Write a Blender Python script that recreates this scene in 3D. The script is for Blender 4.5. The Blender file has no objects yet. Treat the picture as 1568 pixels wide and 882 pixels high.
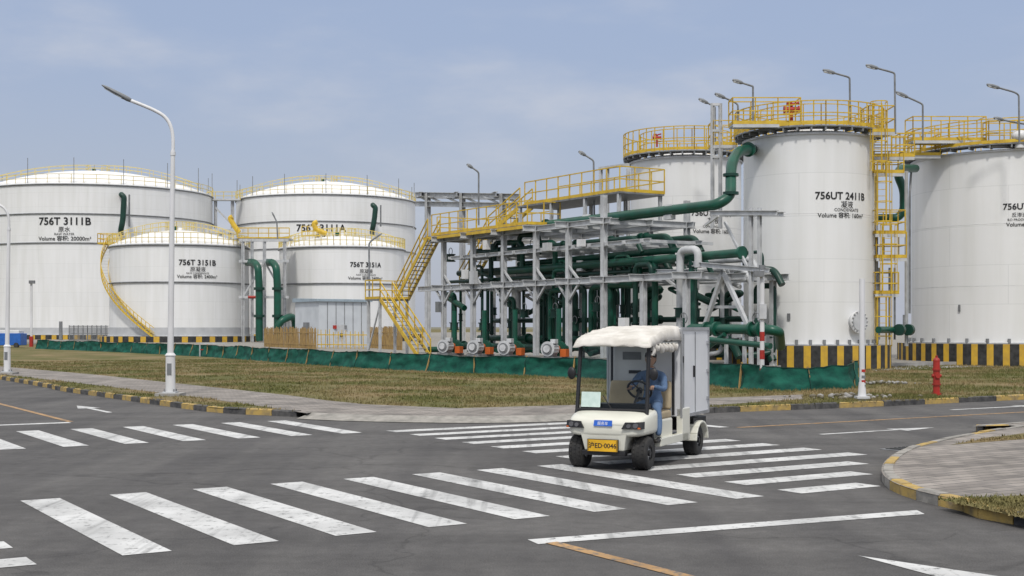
import bpy, bmesh, math, random
import numpy as np
from mathutils import Vector, Matrix, noise
random.seed(7)
scene = bpy.context.scene
rad = math.radians
# ------------------------------------------------------------------ survey helpers (eye height 2.06 m)
F, CX, HY, EYE = 2000.0, 784.0, 500.0, 2.06
def G(px, py, z=0.0):
    D = (EYE - z) * F / (py - HY)
    return Vector(((px - CX) / F * D, D, z))
def P(px, py, D):
    return Vector(((px - CX) / F * D, D, EYE - (py - HY) / F * D))
def W(s, v, z=0.0):           # street grid: s along road A, v along road B
    return Vector((.848 * v - .53 * s, .53 * v + .848 * s, z))
def at(px, py, v):            # point on the vertical plane v = const
    D = v / (.53 + .848 * (px - CX) / F)
    return P(px, py, D)

# ------------------------------------------------------------------ materials
MATS = {}
def nt(m):
    m.use_nodes = True
    t = m.node_tree; t.nodes.clear()
    return t, t.nodes, t.links
def mat(name, c1, c2=None, rough=.6, metal=0., scale=4., stretch=(1, 1, 1), lo=.35, hi=.65, bump=0., bscale=40., detail=6, c3=None, s3=1., spec=.4):
    if name in MATS: return MATS[name]
    m = bpy.data.materials.new(name); t, N, L = nt(m)
    out = N.new('ShaderNodeOutputMaterial'); b = N.new('ShaderNodeBsdfPrincipled')
    L.new(b.outputs[0], out.inputs[0])
    b.inputs['Roughness'].default_value = rough; b.inputs['Metallic'].default_value = metal
    b.inputs['Specular IOR Level'].default_value = spec
    if c2 is None: c2 = tuple(x * .8 for x in c1)
    g = N.new('ShaderNodeNewGeometry'); mp = N.new('ShaderNodeMapping'); mp.inputs['Scale'].default_value = stretch
    L.new(g.outputs['Position'], mp.inputs[0])
    n = N.new('ShaderNodeTexNoise'); n.inputs['Scale'].default_value = scale; n.inputs['Detail'].default_value = detail
    L.new(mp.outputs[0], n.inputs['Vector'])
    r = N.new('ShaderNodeValToRGB'); r.color_ramp.elements[0].position = lo; r.color_ramp.elements[1].position = hi
    r.color_ramp.elements[0].color = (*c2, 1); r.color_ramp.elements[1].color = (*c1, 1)
    L.new(n.outputs[0], r.inputs[0]); col = r.outputs[0]
    if c3 is not None:
        n3 = N.new('ShaderNodeTexNoise'); n3.inputs['Scale'].default_value = s3; n3.inputs['Detail'].default_value = 5
        L.new(g.outputs['Position'], n3.inputs['Vector'])
        r3 = N.new('ShaderNodeValToRGB'); r3.color_ramp.elements[0].position = .40; r3.color_ramp.elements[1].position = .64
        L.new(n3.outputs[0], r3.inputs[0])
        mx = N.new('ShaderNodeMixRGB'); mx.inputs[2].default_value = (*c3, 1)
        L.new(r3.outputs[0], mx.inputs[0]); L.new(col, mx.inputs[1]); col = mx.outputs[0]
    L.new(col, b.inputs['Base Color'])
    if bump > 0:
        n2 = N.new('ShaderNodeTexNoise'); n2.inputs['Scale'].default_value = bscale; n2.inputs['Detail'].default_value = 4
        L.new(g.outputs['Position'], n2.inputs['Vector'])
        bp = N.new('ShaderNodeBump'); bp.inputs['Strength'].default_value = bump; bp.inputs['Distance'].default_value = .02
        L.new(n2.outputs[0], bp.inputs['Height']); L.new(bp.outputs[0], b.inputs['Normal'])
    MATS[name] = m; return m

def asphalt_mat():
    m = bpy.data.materials.new('asphalt'); t, N, L = nt(m)
    out = N.new('ShaderNodeOutputMaterial'); b = N.new('ShaderNodeBsdfPrincipled'); L.new(b.outputs[0], out.inputs[0])
    b.inputs['Roughness'].default_value = .85; b.inputs['Specular IOR Level'].default_value = .25
    g = N.new('ShaderNodeNewGeometry')
    def noi(sc, det=5, vec=None, ro=.5):
        n = N.new('ShaderNodeTexNoise'); n.inputs['Scale'].default_value = sc; n.inputs['Detail'].default_value = det; n.inputs['Roughness'].default_value = ro
        L.new(vec if vec else g.outputs['Position'], n.inputs['Vector']); return n.outputs[0]
    def ramp(s, a, b_, ca, cb):
        r = N.new('ShaderNodeValToRGB'); e = r.color_ramp.elements
        e[0].position = a; e[1].position = b_; e[0].color = (*ca, 1); e[1].color = (*cb, 1); L.new(s, r.inputs[0]); return r.outputs[0]
    def mul(a, b_, f=1):
        x = N.new('ShaderNodeMixRGB'); x.blend_type = 'MULTIPLY'; x.inputs[0].default_value = f; L.new(a, x.inputs[1]); L.new(b_, x.inputs[2]); return x.outputs[0]
    base = ramp(noi(.35, 6), .3, .7, (.090, .087, .086), (.122, .118, .115))
    fine = ramp(noi(60, 3, ro=.8), .3, .7, (.6, .6, .61), (1.4, 1.38, 1.36))
    mid = ramp(noi(5, 6, ro=.65), .35, .7, (.86, .86, .86), (1.12, 1.12, 1.12))
    mp = N.new('ShaderNodeMapping'); mp.inputs['Rotation'].default_value = (0, 0, -rad(32)); mp.inputs['Scale'].default_value = (1.1, .08, 1)
    mp2 = N.new('ShaderNodeMapping'); mp2.inputs['Rotation'].default_value = (0, 0, -rad(32)); mp2.inputs['Scale'].default_value = (.08, 1.1, 1)
    L.new(g.outputs['Position'], mp.inputs[0]); L.new(g.outputs['Position'], mp2.inputs[0])
    tr = ramp(noi(1.0, 4, mp.outputs[0]), .38, .6, (.82, .82, .83), (1.07, 1.07, 1.06))
    tr2 = ramp(noi(1.0, 4, mp2.outputs[0]), .38, .6, (.88, .88, .88), (1.05, 1.05, 1.05))
    st = ramp(noi(.8, 3), .22, .36, (.72, .72, .73), (1, 1, 1))
    v = N.new('ShaderNodeTexVoronoi'); v.feature = 'DISTANCE_TO_EDGE'; v.inputs['Scale'].default_value = .2
    nz = N.new('ShaderNodeTexNoise'); nz.inputs['Scale'].default_value = 1.2; nz.inputs['Detail'].default_value = 6; L.new(g.outputs['Position'], nz.inputs['Vector'])
    va = N.new('ShaderNodeVectorMath'); va.operation = 'MULTIPLY_ADD'; L.new(nz.outputs['Color'], va.inputs[0]); va.inputs[1].default_value = (1.4, 1.4, 0); L.new(g.outputs['Position'], va.inputs[2])
    L.new(va.outputs[0], v.inputs['Vector'])
    cr = ramp(v.outputs['Distance'], .0, .006, (.72, .72, .72), (1, 1, 1))
    c = mul(mul(mul(mul(mul(mul(base, fine), mid), tr), tr2), st), cr, 1)
    L.new(c, b.inputs['Base Color'])
    bp = N.new('ShaderNodeBump'); bp.inputs['Strength'].default_value = .5; bp.inputs['Distance'].default_value = .01
    L.new(noi(90, 3), bp.inputs['Height']); L.new(bp.outputs[0], b.inputs['Normal'])
    return m
ASPH = asphalt_mat()

def worn_paint(name, col, under=(.11, .108, .106), thr=.36):
    m = bpy.data.materials.new(name); t, N, L = nt(m)
    out = N.new('ShaderNodeOutputMaterial'); b = N.new('ShaderNodeBsdfPrincipled'); L.new(b.outputs[0], out.inputs[0])
    b.inputs['Roughness'].default_value = .7
    g = N.new('ShaderNodeNewGeometry')
    n = N.new('ShaderNodeTexNoise'); n.inputs['Scale'].default_value = 7; n.inputs['Detail'].default_value = 9; n.inputs['Roughness'].default_value = .78
    L.new(g.outputs['Position'], n.inputs['Vector'])
    r = N.new('ShaderNodeValToRGB'); r.color_ramp.elements[0].position = thr; r.color_ramp.elements[1].position = thr + .1
    L.new(n.outputs[0], r.inputs[0])
    n2 = N.new('ShaderNodeTexNoise'); n2.inputs['Scale'].default_value = 1.1; n2.inputs['Detail'].default_value = 7; L.new(g.outputs['Position'], n2.inputs['Vector'])
    r2 = N.new('ShaderNodeValToRGB'); r2.color_ramp.elements[0].position = .35; r2.color_ramp.elements[1].position = .62
    r2.color_ramp.elements[0].color = (*[c * .70 for c in col], 1); r2.color_ramp.elements[1].color = (*col, 1); L.new(n2.outputs[0], r2.inputs[0])
    mp = N.new('ShaderNodeMapping'); mp.inputs['Rotation'].default_value = (0, 0, -rad(75)); mp.inputs['Scale'].default_value = (3.5, .12, 1); L.new(g.outputs['Position'], mp.inputs[0])
    n4 = N.new('ShaderNodeTexNoise'); n4.inputs['Scale'].default_value = 1.6; n4.inputs['Detail'].default_value = 5; L.new(mp.outputs[0], n4.inputs['Vector'])
    r4 = N.new('ShaderNodeValToRGB'); r4.color_ramp.elements[0].position = .33; r4.color_ramp.elements[1].position = .45; r4.color_ramp.elements[0].color = (.65, .65, .65, 1); L.new(n4.outputs[0], r4.inputs[0])
    mm = N.new('ShaderNodeMixRGB'); mm.blend_type = 'MULTIPLY'; mm.inputs[0].default_value = 1; L.new(r2.outputs[0], mm.inputs[1]); L.new(r4.outputs[0], mm.inputs[2])
    mx = N.new('ShaderNodeMixRGB'); mx.inputs[1].default_value = (*under, 1); L.new(r.outputs[0], mx.inputs[0]); L.new(mm.outputs[0], mx.inputs[2])
    L.new(mx.outputs[0], b.inputs['Base Color'])
    return m
WPAINT = worn_paint('worn_white_paint', (.62, .62, .61)); YPAINT = worn_paint('worn_yellow_line', (.46, .27, .11), thr=.40)

def brick_mat(name, c1, c2, cm, sx, bw, rh, rot=0, uv=False, mortar=.01, streak=False, rough=.8):
    m = bpy.data.materials.new(name); t, N, L = nt(m)
    out = N.new('ShaderNodeOutputMaterial'); b = N.new('ShaderNodeBsdfPrincipled'); L.new(b.outputs[0], out.inputs[0])
    b.inputs['Roughness'].default_value = rough
    g = N.new('ShaderNodeNewGeometry'); tc = N.new('ShaderNodeTexCoord')
    mp = N.new('ShaderNodeMapping'); mp.inputs['Rotation'].default_value = (0, 0, rot)
    L.new(tc.outputs['UV'] if uv else g.outputs['Position'], mp.inputs[0])
    k = N.new('ShaderNodeTexBrick'); k.inputs['Scale'].default_value = sx; k.inputs['Brick Width'].default_value = bw; k.inputs['Row Height'].default_value = rh
    k.inputs['Mortar Size'].default_value = mortar; k.inputs['Color1'].default_value = (*c1, 1); k.inputs['Color2'].default_value = (*c2, 1); k.inputs['Mortar'].default_value = (*cm, 1)
    k.inputs['Mortar Smooth'].default_value = .3
    L.new(mp.outputs[0], k.inputs['Vector'])
    n = N.new('ShaderNodeTexNoise'); n.inputs['Scale'].default_value = .9; n.inputs['Detail'].default_value = 7
    mp2 = N.new('ShaderNodeMapping'); mp2.inputs['Scale'].default_value = (1.6, 1.6, .12) if streak else (1, 1, 1)
    L.new(g.outputs['Position'], mp2.inputs[0]); L.new(mp2.outputs[0], n.inputs['Vector'])
    r = N.new('ShaderNodeValToRGB'); r.color_ramp.elements[0].position = .3; r.color_ramp.elements[1].position = .62 if streak else .68
    lo = .91 if streak else .55
    r.color_ramp.elements[0].color = (lo, lo, lo * .98, 1); r.color_ramp.elements[1].color = (1.0, 1.0, 1.0, 1); L.new(n.outputs[0], r.inputs[0])
    mx = N.new('ShaderNodeMixRGB'); mx.blend_type = 'MULTIPLY'; mx.inputs[0].default_value = 1
    L.new(k.outputs['Color'], mx.inputs[1]); L.new(r.outputs[0], mx.inputs[2]); L.new(mx.outputs[0], b.inputs['Base Color'])
    if streak:
        n5 = N.new('ShaderNodeTexNoise'); n5.inputs['Scale'].default_value = .35; n5.inputs['Detail'].default_value = 3; L.new(g.outputs['Position'], n5.inputs['Vector'])
        bp = N.new('ShaderNodeBump'); bp.inputs['Strength'].default_value = .3; bp.inputs['Distance'].default_value = .12
        L.new(n5.outputs[0], bp.inputs['Height']); L.new(bp.outputs[0], b.inputs['Normal'])
    return m
TANKW = brick_mat('tank_white_plate', (.80, .80, .795), (.78, .782, .78), (.70, .705, .70), 1, 6.0, 1.95, uv=True, mortar=.02, streak=True, rough=.5)
PAVER = brick_mat('paver', (.22, .195, .175), (.36, .32, .285), (.10, .095, .09), 1, .4, .2, rot=-rad(32), mortar=.012)

grass_g = mat('grass', (.135, .13, .048), (.085, .088, .032), .9, scale=2.5, lo=.3, hi=.7, bump=.6, bscale=25, c3=(.215, .165, .088), s3=.33, spec=.1)
blade_m = mat('grass_blades', (.16, .16, .055), (.095, .105, .035), .8, scale=1.5, lo=.3, hi=.7, c3=(.26, .20, .105), s3=.33, spec=.1)
soil = mat('soil', (.22, .19, .14), (.15, .13, .10), .95, scale=.8, bump=.3, c3=(.12, .13, .06), s3=.05)
gravel = mat('gravel_yard', (.30, .28, .25), (.2, .19, .17), .95, scale=9, bump=.6)
gal = mat('galvanised_steel', (.56, .57, .58), (.42, .43, .44), .55, .0, scale=2.5)
gald = mat('dark_steel', (.24, .25, .26), (.16, .165, .17), .5, .1, scale=3)
yel = mat('yellow_paint', (.68, .47, .045), (.54, .35, .04), .5, scale=3)
yelf = mat('pale_yellow_paint', (.70, .56, .18), (.6, .48, .16), .5, scale=3)  # paler yellow, used on the far tank railings
yel2 = mat('kerb_yellow', (.48, .33, .10), (.26, .20, .11), .85, scale=6, lo=.3, hi=.62, bump=.3)
blk = mat('kerb_black', (.04, .04, .042), (.12, .115, .11), .8, scale=6, lo=.3, hi=.7, bump=.3)
stone = mat('kerb_stone', (.34, .32, .29), (.22, .21, .19), .85, scale=5, bump=.3)
stripeY = mat('stripe_yellow', (.64, .40, .04), (.5, .31, .05), .6, scale=3)
stripeK = mat('stripe_black', (.02, .02, .02), (.05, .05, .05), .6, scale=4)
green = mat('green_pipe_paint', (.008, .088, .055), (.012, .064, .042), .35, scale=2)
green2 = mat('dark_green_pipe', (.01, .052, .036), (.01, .038, .029), .4, scale=2)
red = mat('red_paint', (.42, .03, .022), (.3, .03, .02), .5)
orange = mat('orange_paint', (.62, .14, .03), None, .5)
white = mat('white_paint', (.76, .76, .76), (.66, .66, .66), .4, scale=2)
roofw = mat('roof_white', (.80, .80, .80), (.74, .74, .74), .5, scale=.5)
lampw = mat('lamp_pole_paint', (.74, .74, .75), (.6, .6, .6), .4, scale=2, stretch=(1, 1, .3))
lampg = mat('lamp_head_grey', (.2, .21, .22), None, .4)
conc = mat('concrete', (.36, .35, .33), (.27, .26, .25), .9, scale=2, bump=.2)
ink = mat('label_ink', (.02, .02, .022), None, .6)
lens = mat('lamp_lens', (.45, .46, .46), None, .2)
dlens = mat('headlight_lens', (.13, .13, .14), None, .12)
net = mat('green_netting', (.012, .115, .08), (.006, .055, .042), .75, scale=2.2, stretch=(1, 1, 2), lo=.33, hi=.67, bump=.6, bscale=14, spec=.2)
netd = mat('green_netting_seam', (.006, .045, .035), None, .8)
bamboo = mat('bamboo', (.42, .28, .10), (.22, .14, .06), .8, scale=4, stretch=(4, 4, .5))

# ------------------------------------------------------------------ mesh builder
class MB:
    def __init__(s): s.v = []; s.f = []; s.m = []; s.s = []; s.mats = []
    def mi(s, m):
        if m not in s.mats: s.mats.append(m)
        return s.mats.index(m)
    def add(s, vs, fs, m, sm=False):
        o = len(s.v); k = s.mi(m)
        s.v.extend([tuple(x) for x in vs])
        for f in fs: s.f.append(tuple(i + o for i in f)); s.m.append(k); s.s.append(sm)
    def hexa(s, b4, t4, m):
        s.add(list(b4) + list(t4), [(3, 2, 1, 0), (4, 5, 6, 7), (0, 1, 5, 4), (1, 2, 6, 5), (2, 3, 7, 6), (3, 0, 4, 7)], m)
    def box(s, c, d, m, rz=0):
        ca, sa = math.cos(rz), math.sin(rz); c = Vector(c)
        b = [];t = []
        for x, y in [(-1, -1), (1, -1), (1, 1), (-1, 1)]:
            X, Y = x * d[0] / 2, y * d[1] / 2; w = (c.x + X * ca - Y * sa, c.y + X * sa + Y * ca)
            b.append((*w, c.z - d[2] / 2)); t.append((*w, c.z + d[2] / 2))
        s.hexa(b, t, m)
    def beam(s, p, q, w, h, m, up=(0, 0, 1)):
        p = Vector(p); q = Vector(q); d = (q - p)
        if d.length < 1e-6: return
        d.normalize(); up = Vector(up)
        if abs(d.dot(up)) > .99: up = Vector((.848, .53, 0)) if abs(d.z) > .9 else Vector((0, 0, 1))
        a = d.cross(up).normalized(); b = a.cross(d).normalized()
        a = a * w / 2; b = b * h / 2
        s.hexa([p - a - b, p + a - b, p + a + b, p - a + b], [q - a - b, q + a - b, q + a + b, q - a + b], m)
    def ibeam(s, p, q, w, h, m, t=.025):
        p = Vector(p); q = Vector(q); d = (q - p).normalized(); up = Vector((0, 0, 1))
        if abs(d.z) > .9: up = Vector((.848, .53, 0))
        a = d.cross(up).normalized(); b = a.cross(d).normalized()
        s.beam(p + b * (h / 2 - t / 2), q + b * (h / 2 - t / 2), w, t, m, up)
        s.beam(p - b * (h / 2 - t / 2), q - b * (h / 2 - t / 2), w, t, m, up)
        s.beam(p, q, t, h - 2 * t, m, up)
    def tube(s, path, r, m, seg=8, fil=0, caps=True, smooth=True):
        pts = [Vector(p) for p in path]
        if fil > 0 and len(pts) > 2:
            o = [pts[0]]
            for i in range(1, len(pts) - 1):
                a, b, c = pts[i - 1], pts[i], pts[i + 1]
                f = min(fil, (a - b).length * .48, (c - b).length * .48)
                A = b + (a - b).normalized() * f; C = b + (c - b).normalized() * f
                for k in range(7):
                    t_ = k / 6; o.append(A * (1 - t_) ** 2 + b * 2 * t_ * (1 - t_) + C * t_ ** 2)
            o.append(pts[-1]); pts = o
        n = len(pts); rs = r if isinstance(r, (list, tuple)) else [r] * n
        vs = []; prev = None
        for i in range(n):
            d = (pts[min(i + 1, n - 1)] - pts[max(i - 1, 0)])
            if d.length < 1e-7: d = Vector((0, 0, 1))
            d.normalize()
            if prev is None:
                ref = Vector((0, 0, 1)) if abs(d.z) < .9 else Vector((1, 0, 0))
                a = d.cross(ref).normalized()
            else:
                a = (prev - d * prev.dot(d)); a = a.normalized() if a.length > 1e-5 else d.orthogonal().normalized()
            prev = a; b = d.cross(a)
            for k in range(seg):
                an = 2 * math.pi * k / seg; vs.append(pts[i] + (a * math.cos(an) + b * math.sin(an)) * rs[i])
        fs = [(i * seg + k, i * seg + (k + 1) % seg, (i + 1) * seg + (k + 1) % seg, (i + 1) * seg + k) for i in range(n - 1) for k in range(seg)]
        s.add(vs, fs, m, smooth)
        if caps:
            s.add(vs[:seg], [tuple(range(seg))[::-1]], m); s.add(vs[-seg:], [tuple(range(seg))], m)
    def cyl(s, p, q, r, m, seg=16, r2=None): s.tube([p, q], [r, r if r2 is None else r2], m, seg)
    def lathe(s, c, prof, m, seg=64, sm=True, a0=0, a1=2 * math.pi):
        c = Vector(c); n = len(prof); vs = []; full = abs(a1 - a0 - 2 * math.pi) < 1e-6
        cols = seg if full else seg + 1
        for j in range(cols):
            a = a0 + (a1 - a0) * j / seg
            for r, z in prof: vs.append((c.x + r * math.sin(a), c.y - r * math.cos(a), c.z + z))
        fs = []
        for j in range(seg):
            j2 = (j + 1) % cols
            for i in range(n - 1): fs.append((j * n + i, j2 * n + i, j2 * n + i + 1, j * n + i + 1))
        s.add(vs, fs, m, sm)
    def ball(s, c, r, m, seg=16, sc=(1, 1, 1)):
        vs = []; fs = []; R = seg // 2
        for i in range(R + 1):
            t = math.pi * i / R
            for k in range(seg):
                a = 2 * math.pi * k / seg
                vs.append((c[0] + r * sc[0] * math.sin(t) * math.cos(a), c[1] + r * sc[1] * math.sin(t) * math.sin(a), c[2] + r * sc[2] * math.cos(t)))
        for i in range(R):
            for k in range(seg): fs.append((i * seg + k, (i + 1) * seg + k, (i + 1) * seg + (k + 1) % seg, i * seg + (k + 1) % seg))
        s.add(vs, fs, m, True)
    def rail(s, pts, m, h=1.1, step=1.3, r=.028, toe=True, closed=False, mid=1):
        pts = [Vector(p) for p in pts]
        if closed: pts.append(pts[0])
        up = Vector((0, 0, h))
        for k in range(mid + 1):
            z = Vector((0, 0, h * (1 - k / (mid + 1))))
            for a, b in zip(pts, pts[1:]): s.beam(a + z, b + z, r * 2, r * 2, m)
        if toe:
            for a, b in zip(pts, pts[1:]): s.beam(a + Vector((0, 0, .08)), b + Vector((0, 0, .08)), .02, .15, m)
        for a, b in zip(pts, pts[1:]):
            n = max(1, round((b - a).length / step))
            for k in range(n):
                p = a.lerp(b, k / n); s.beam(p, p + up, r * 1.8, r * 1.8, m)
        s.beam(pts[-1], pts[-1] + up, r * 1.8, r * 1.8, m)
    def stair(s, p0, p1, w, side, m, mt, r=.028):
        p0 = Vector(p0); p1 = Vector(p1); side = Vector(side).normalized() * w / 2
        for sg in (-1, 1):
            s.beam(p0 + side * sg, p1 + side * sg, .05, .24, m)
            for h in (1.0, .55): s.beam(p0 + side * sg + Vector((0, 0, h)), p1 + side * sg + Vector((0, 0, h)), r * 2, r * 2, m)
            n = max(2, int((p1 - p0).length / 1.1))
            for k in range(n + 1):
                p = p0.lerp(p1, k / n) + side * sg; s.beam(p, p + Vector((0, 0, 1.0)), r * 1.8, r * 1.8, m)
        n = max(2, int(abs(p1.z - p0.z) / .22))
        for k in range(1, n):
            p = p0.lerp(p1, k / n); s.beam(p - side, p + side, .26, .035, mt)
    def obj(s, name, parent=None, bevel=0):
        me = bpy.data.meshes.new(name); me.from_pydata(s.v, [], s.f)
        for m in s.mats: me.materials.append(m)
        me.polygons.foreach_set('material_index', s.m); me.polygons.foreach_set('use_smooth', s.s)
        me.update()
        o = bpy.data.objects.new(name, me); scene.collection.objects.link(o)
        if parent: o.parent = parent
        if bevel:
            b = o.modifiers.new('bevel', 'BEVEL'); b.width = bevel; b.segments = 3; b.limit_method = 'ANGLE'; b.angle_limit = rad(35)
        return o
def empty(name, loc=(0, 0, 0), rz=0):
    e = bpy.data.objects.new(name, None); scene.collection.objects.link(e); e.location = loc; e.rotation_euler = (0, 0, rz); e.empty_display_size = .3
    return e
def poly(name, pts, z, m, parent=None):
    vs = [(p[0], p[1], z) for p in pts]
    a = sum(vs[i][0] * vs[(i + 1) % len(vs)][1] - vs[(i + 1) % len(vs)][0] * vs[i][1] for i in range(len(vs)))
    if a < 0: vs.reverse()
    bm = bmesh.new(); f = bm.faces.new([bm.verts.new(v) for v in vs]); bmesh.ops.triangulate(bm, faces=[f])
    me = bpy.data.meshes.new(name); bm.to_mesh(me); bm.free(); me.materials.append(m)
    o = bpy.data.objects.new(name, me); scene.collection.objects.link(o)
    if parent: o.parent = parent
    return o
def inpoly(x, y, P_):
    c = False; n = len(P_); j = n - 1
    for i in range(n):
        if (P_[i][1] > y) != (P_[j][1] > y) and x < (P_[j][0] - P_[i][0]) * (y - P_[i][1]) / (P_[j][1] - P_[i][1]) + P_[i][0]: c = not c
        j = i
    return c
def smooth_line(pts, n=6):
    pts = [Vector(p) for p in pts]; o = []
    for i in range(len(pts) - 1):
        p0 = pts[max(i - 1, 0)]; p1 = pts[i]; p2 = pts[i + 1]; p3 = pts[min(i + 2, len(pts) - 1)]
        for k in range(n):
            t = k / n
            o.append(.5 * ((2 * p1) + (p2 - p0) * t + (2 * p0 - 5 * p1 + 4 * p2 - p3) * t * t + (3 * p1 - p0 - 3 * p2 + p3) * t ** 3))
    o.append(pts[-1]); return o
def resample(pts, step):
    o = [pts[0].copy()]; acc = 0
    for a, b in zip(pts, pts[1:]):
        L_ = (b - a).length; d = step - acc
        while d <= L_:
            o.append(a.lerp(b, d / L_)); d += step
        acc = (acc + L_) % step if L_ > 0 else acc
    o.append(pts[-1].copy())
    return o

# ------------------------------------------------------------------ ground, roads
poly('ground', [(-3000, -600), (3000, -600), (3000, 4000), (-3000, 4000)], -.03, soil)
poly('road', [(-90, -30), (110, -30), (160, 130), (60, 130), (-60, 130), (-130, 130)], 0, ASPH)
K = [W(260, 9.6)] + [W(120, 9.6)] + [G(*p) for p in [(0, 581), (90, 598), (165, 609), (240, 620), (290, 627), (345, 633), (440, 637.5), (495, 641), (560, 643.5), (660, 645.5), (740, 646), (820, 644.5), (890, 641.5), (1000, 637), (1075, 633), (1230, 627), (1330, 623), (1440, 618), (1568, 612)]] + [W(23.4, 60), W(23.4, 200)]
Ks = smooth_line(K, 6)
def pxof(p): return CX + F * p.x / p.y
isl = [(p.x, p.y) for p in Ks] + [(700, 900), (-500, 900)]
poly('grass_field', isl, .12, grass_g)
K2 = [W(16.2, 200), W(16.2, 60)] + [G(*p) for p in [(1640, 651), (1568, 661), (1500, 671), (1450, 681), (1400, 693), (1370, 706), (1353, 722), (1351, 738), (1368, 753), (1410, 768), (1470, 782), (1568, 806)]] + [W(4, 12.0), W(-20, 12.0)]
K2s = smooth_line(K2, 6)
poly('pavement', [(p.x, p.y) for p in K2s] + [(60, -30), (200, -20)], .12, PAVER)
def Gp(l, z): return [G(a, b, z) for a, b in l]
RAMP = [p for p in Ks if 470 < pxof(p) < 1062 and p.y < 40]
side_far = [(-160, 547.5), (0, 561), (150, 574), (300, 590), (440, 605), (500, 613), (560, 619), (700, 625), (880, 620), (1075, 610), (1230, 604)]
side_near = [(470, 633), (400, 622), (300, 608), (150, 590), (0, 573), (-160, 556)]
SW = Gp(side_far, .124) + Gp([(1230, 611), (1110, 619)], .124) + RAMP[::-1] + Gp(side_near, .124)
poly('pavement', [(p.x, p.y) for p in SW], .124, PAVER)
mb = MB(); A_ = []; B_ = []
for i, p in enumerate(RAMP):
    d = (RAMP[min(i + 1, len(RAMP) - 1)] - RAMP[max(i - 1, 0)]).normalized(); nn = Vector((d.y, -d.x, 0))
    A_.append(Vector((p.x, p.y, .126))); B_.append(Vector((p.x + nn.x * .45, p.y + nn.y * .45, .012)))
n = len(A_)
mb.add(A_ + B_, [(i, i + n, i + n + 1, i + 1) for i in range(n - 1)], stone)
for E0, E1 in ((A_[0], B_[0]), (A_[-1], B_[-1])): mb.add([E0, E1, (E0.x, E0.y, -.01)], [(0, 1, 2)], stone)
mb.obj('dropped_kerb')
VP1 = Gp([(1440, 765), (1500, 762), (1568, 758), (1700, 756), (1800, 800), (1568, 793)], .124)
VP2 = Gp([(1455, 681), (1500, 673), (1568, 663), (1700, 646), (1700, 652), (1568, 672)], .124)
poly('grass_verge', [(p.x, p.y) for p in VP1], .124, grass_g)
poly('grass_verge', [(p.x, p.y) for p in VP2], .124, grass_g)
poly('footpath', [(p.x, p.y) for p in Gp([(1335, 568), (1450, 563), (1700, 556), (1700, 552), (1450, 558), (1335, 562)], .126)], .126, conc)
YARD = [W(300, 31.5), W(38, 31.5), W(38, 36), W(43.5, 38.5), W(43.5, 400), W(400, 400)]
mb = MB()
poly('gravel_yard', YARD, .3, gravel)
for i in range(4): mb.beam(YARD[i] + Vector((0, 0, .2)), YARD[i + 1] + Vector((0, 0, .2)), .15, .22, conc)
mb.obj('yard_edging')

def kerb(name, line, cols, seg=.78, w=.16, h=.14, inward=1):
    pts = resample(line, seg); mb = MB()
    for i in range(len(pts) - 1):
        a, b = pts[i], pts[i + 1]; d = (b - a)
        if d.length < .05: continue
        m = cols(i, (a + b) / 2)
        if m is None: continue
        d.normalize(); nrm = Vector((-d.y, d.x, 0)) * inward
        g_ = .008; a2 = a + d * g_; b2 = b - d * g_
        z = h + random.uniform(-.008, .008); c = .03
        sec = lambda p: [p + Vector((0, 0, -.02)), p + Vector((0, 0, z - c)), p + nrm * c + Vector((0, 0, z)), p + nrm * w + Vector((0, 0, z)), p + nrm * w + Vector((0, 0, -.02))]
        A = sec(a2); B = sec(b2)
        fs = [(k, k + 5, k + 6, k + 1) for k in range(4)] + [(0, 1, 2, 3, 4), (9, 8, 7, 6, 5)]
        mb.add(A + B, fs, m)
    return mb.obj(name)
kl = [p for p in Ks if p.y < 130 and p.x < 120]
kerb('kerb', kl, lambda i, p: None if (470 < pxof(p) < 1062 and p.y < 40) else ((blk, yel2)[i % 2] if p.x < 0 else (yel2, blk)[(i // 2) % 2]))
def kc2(i, p):
    if p.y > 14.9: return (yel2, stone, stone)[(i // 2) % 3]
    return (blk, yel2)[(i // 3) % 2]
kerb('kerb', [p for p in K2s if p.x < 120], kc2, seg=.5, w=.15, h=.135)

mk = MB()
def mark(mb, s0, s1, v0, v1, m, z=.005):
    mb.add([W(s0, v0, z), W(s0, v1, z), W(s1, v1, z), W(s1, v0, z)], [(0, 1, 2, 3)], m)
for k in range(0, 8): mark(mk, 11.8, 16.15, 3.25 + 1.04 * k, 3.70 + 1.04 * k, WPAINT)
mk.obj('crosswalk'); mk = MB()
for k in range(-1, 8): mark(mk, 23.0, 26.9, 3.25 + 1.04 * k, 3.68 + 1.04 * k, WPAINT)
mk.obj('crosswalk'); mk = MB()
for k in range(12):
    v1 = [12.95, 13.9, 14.9][k] if k < 3 else 15.95
    mark(mk, 11.75 + 1.0 * k, 12.18 + 1.0 * k, 11.55, v1, WPAINT)
mk.obj('crosswalk'); mk = MB()
for k in range(12): mark(mk, 11.75 + 1.0 * k, 12.18 + 1.0 * k, -1.9, 2.5, WPAINT)
mk.obj('crosswalk'); mk = MB()
mk.add([p for p in Gp([(808, 826), (824, 833), (1416, 787), (1404, 781)], .005)], [(0, 1, 2, 3)], WPAINT)
mark(mk, -6, 10.35, 6.84, 6.98, YPAINT, .006)
mark(mk, 28.95, 110, 6.8, 6.93, YPAINT); mark(mk, 28.6, 28.9, 2.4, 6.8, WPAINT)
mark(mk, 20.05, 20.18, 18.0, 110, YPAINT); mark(mk, 20.3, 22.9, 17.65, 17.93, WPAINT)
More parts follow.
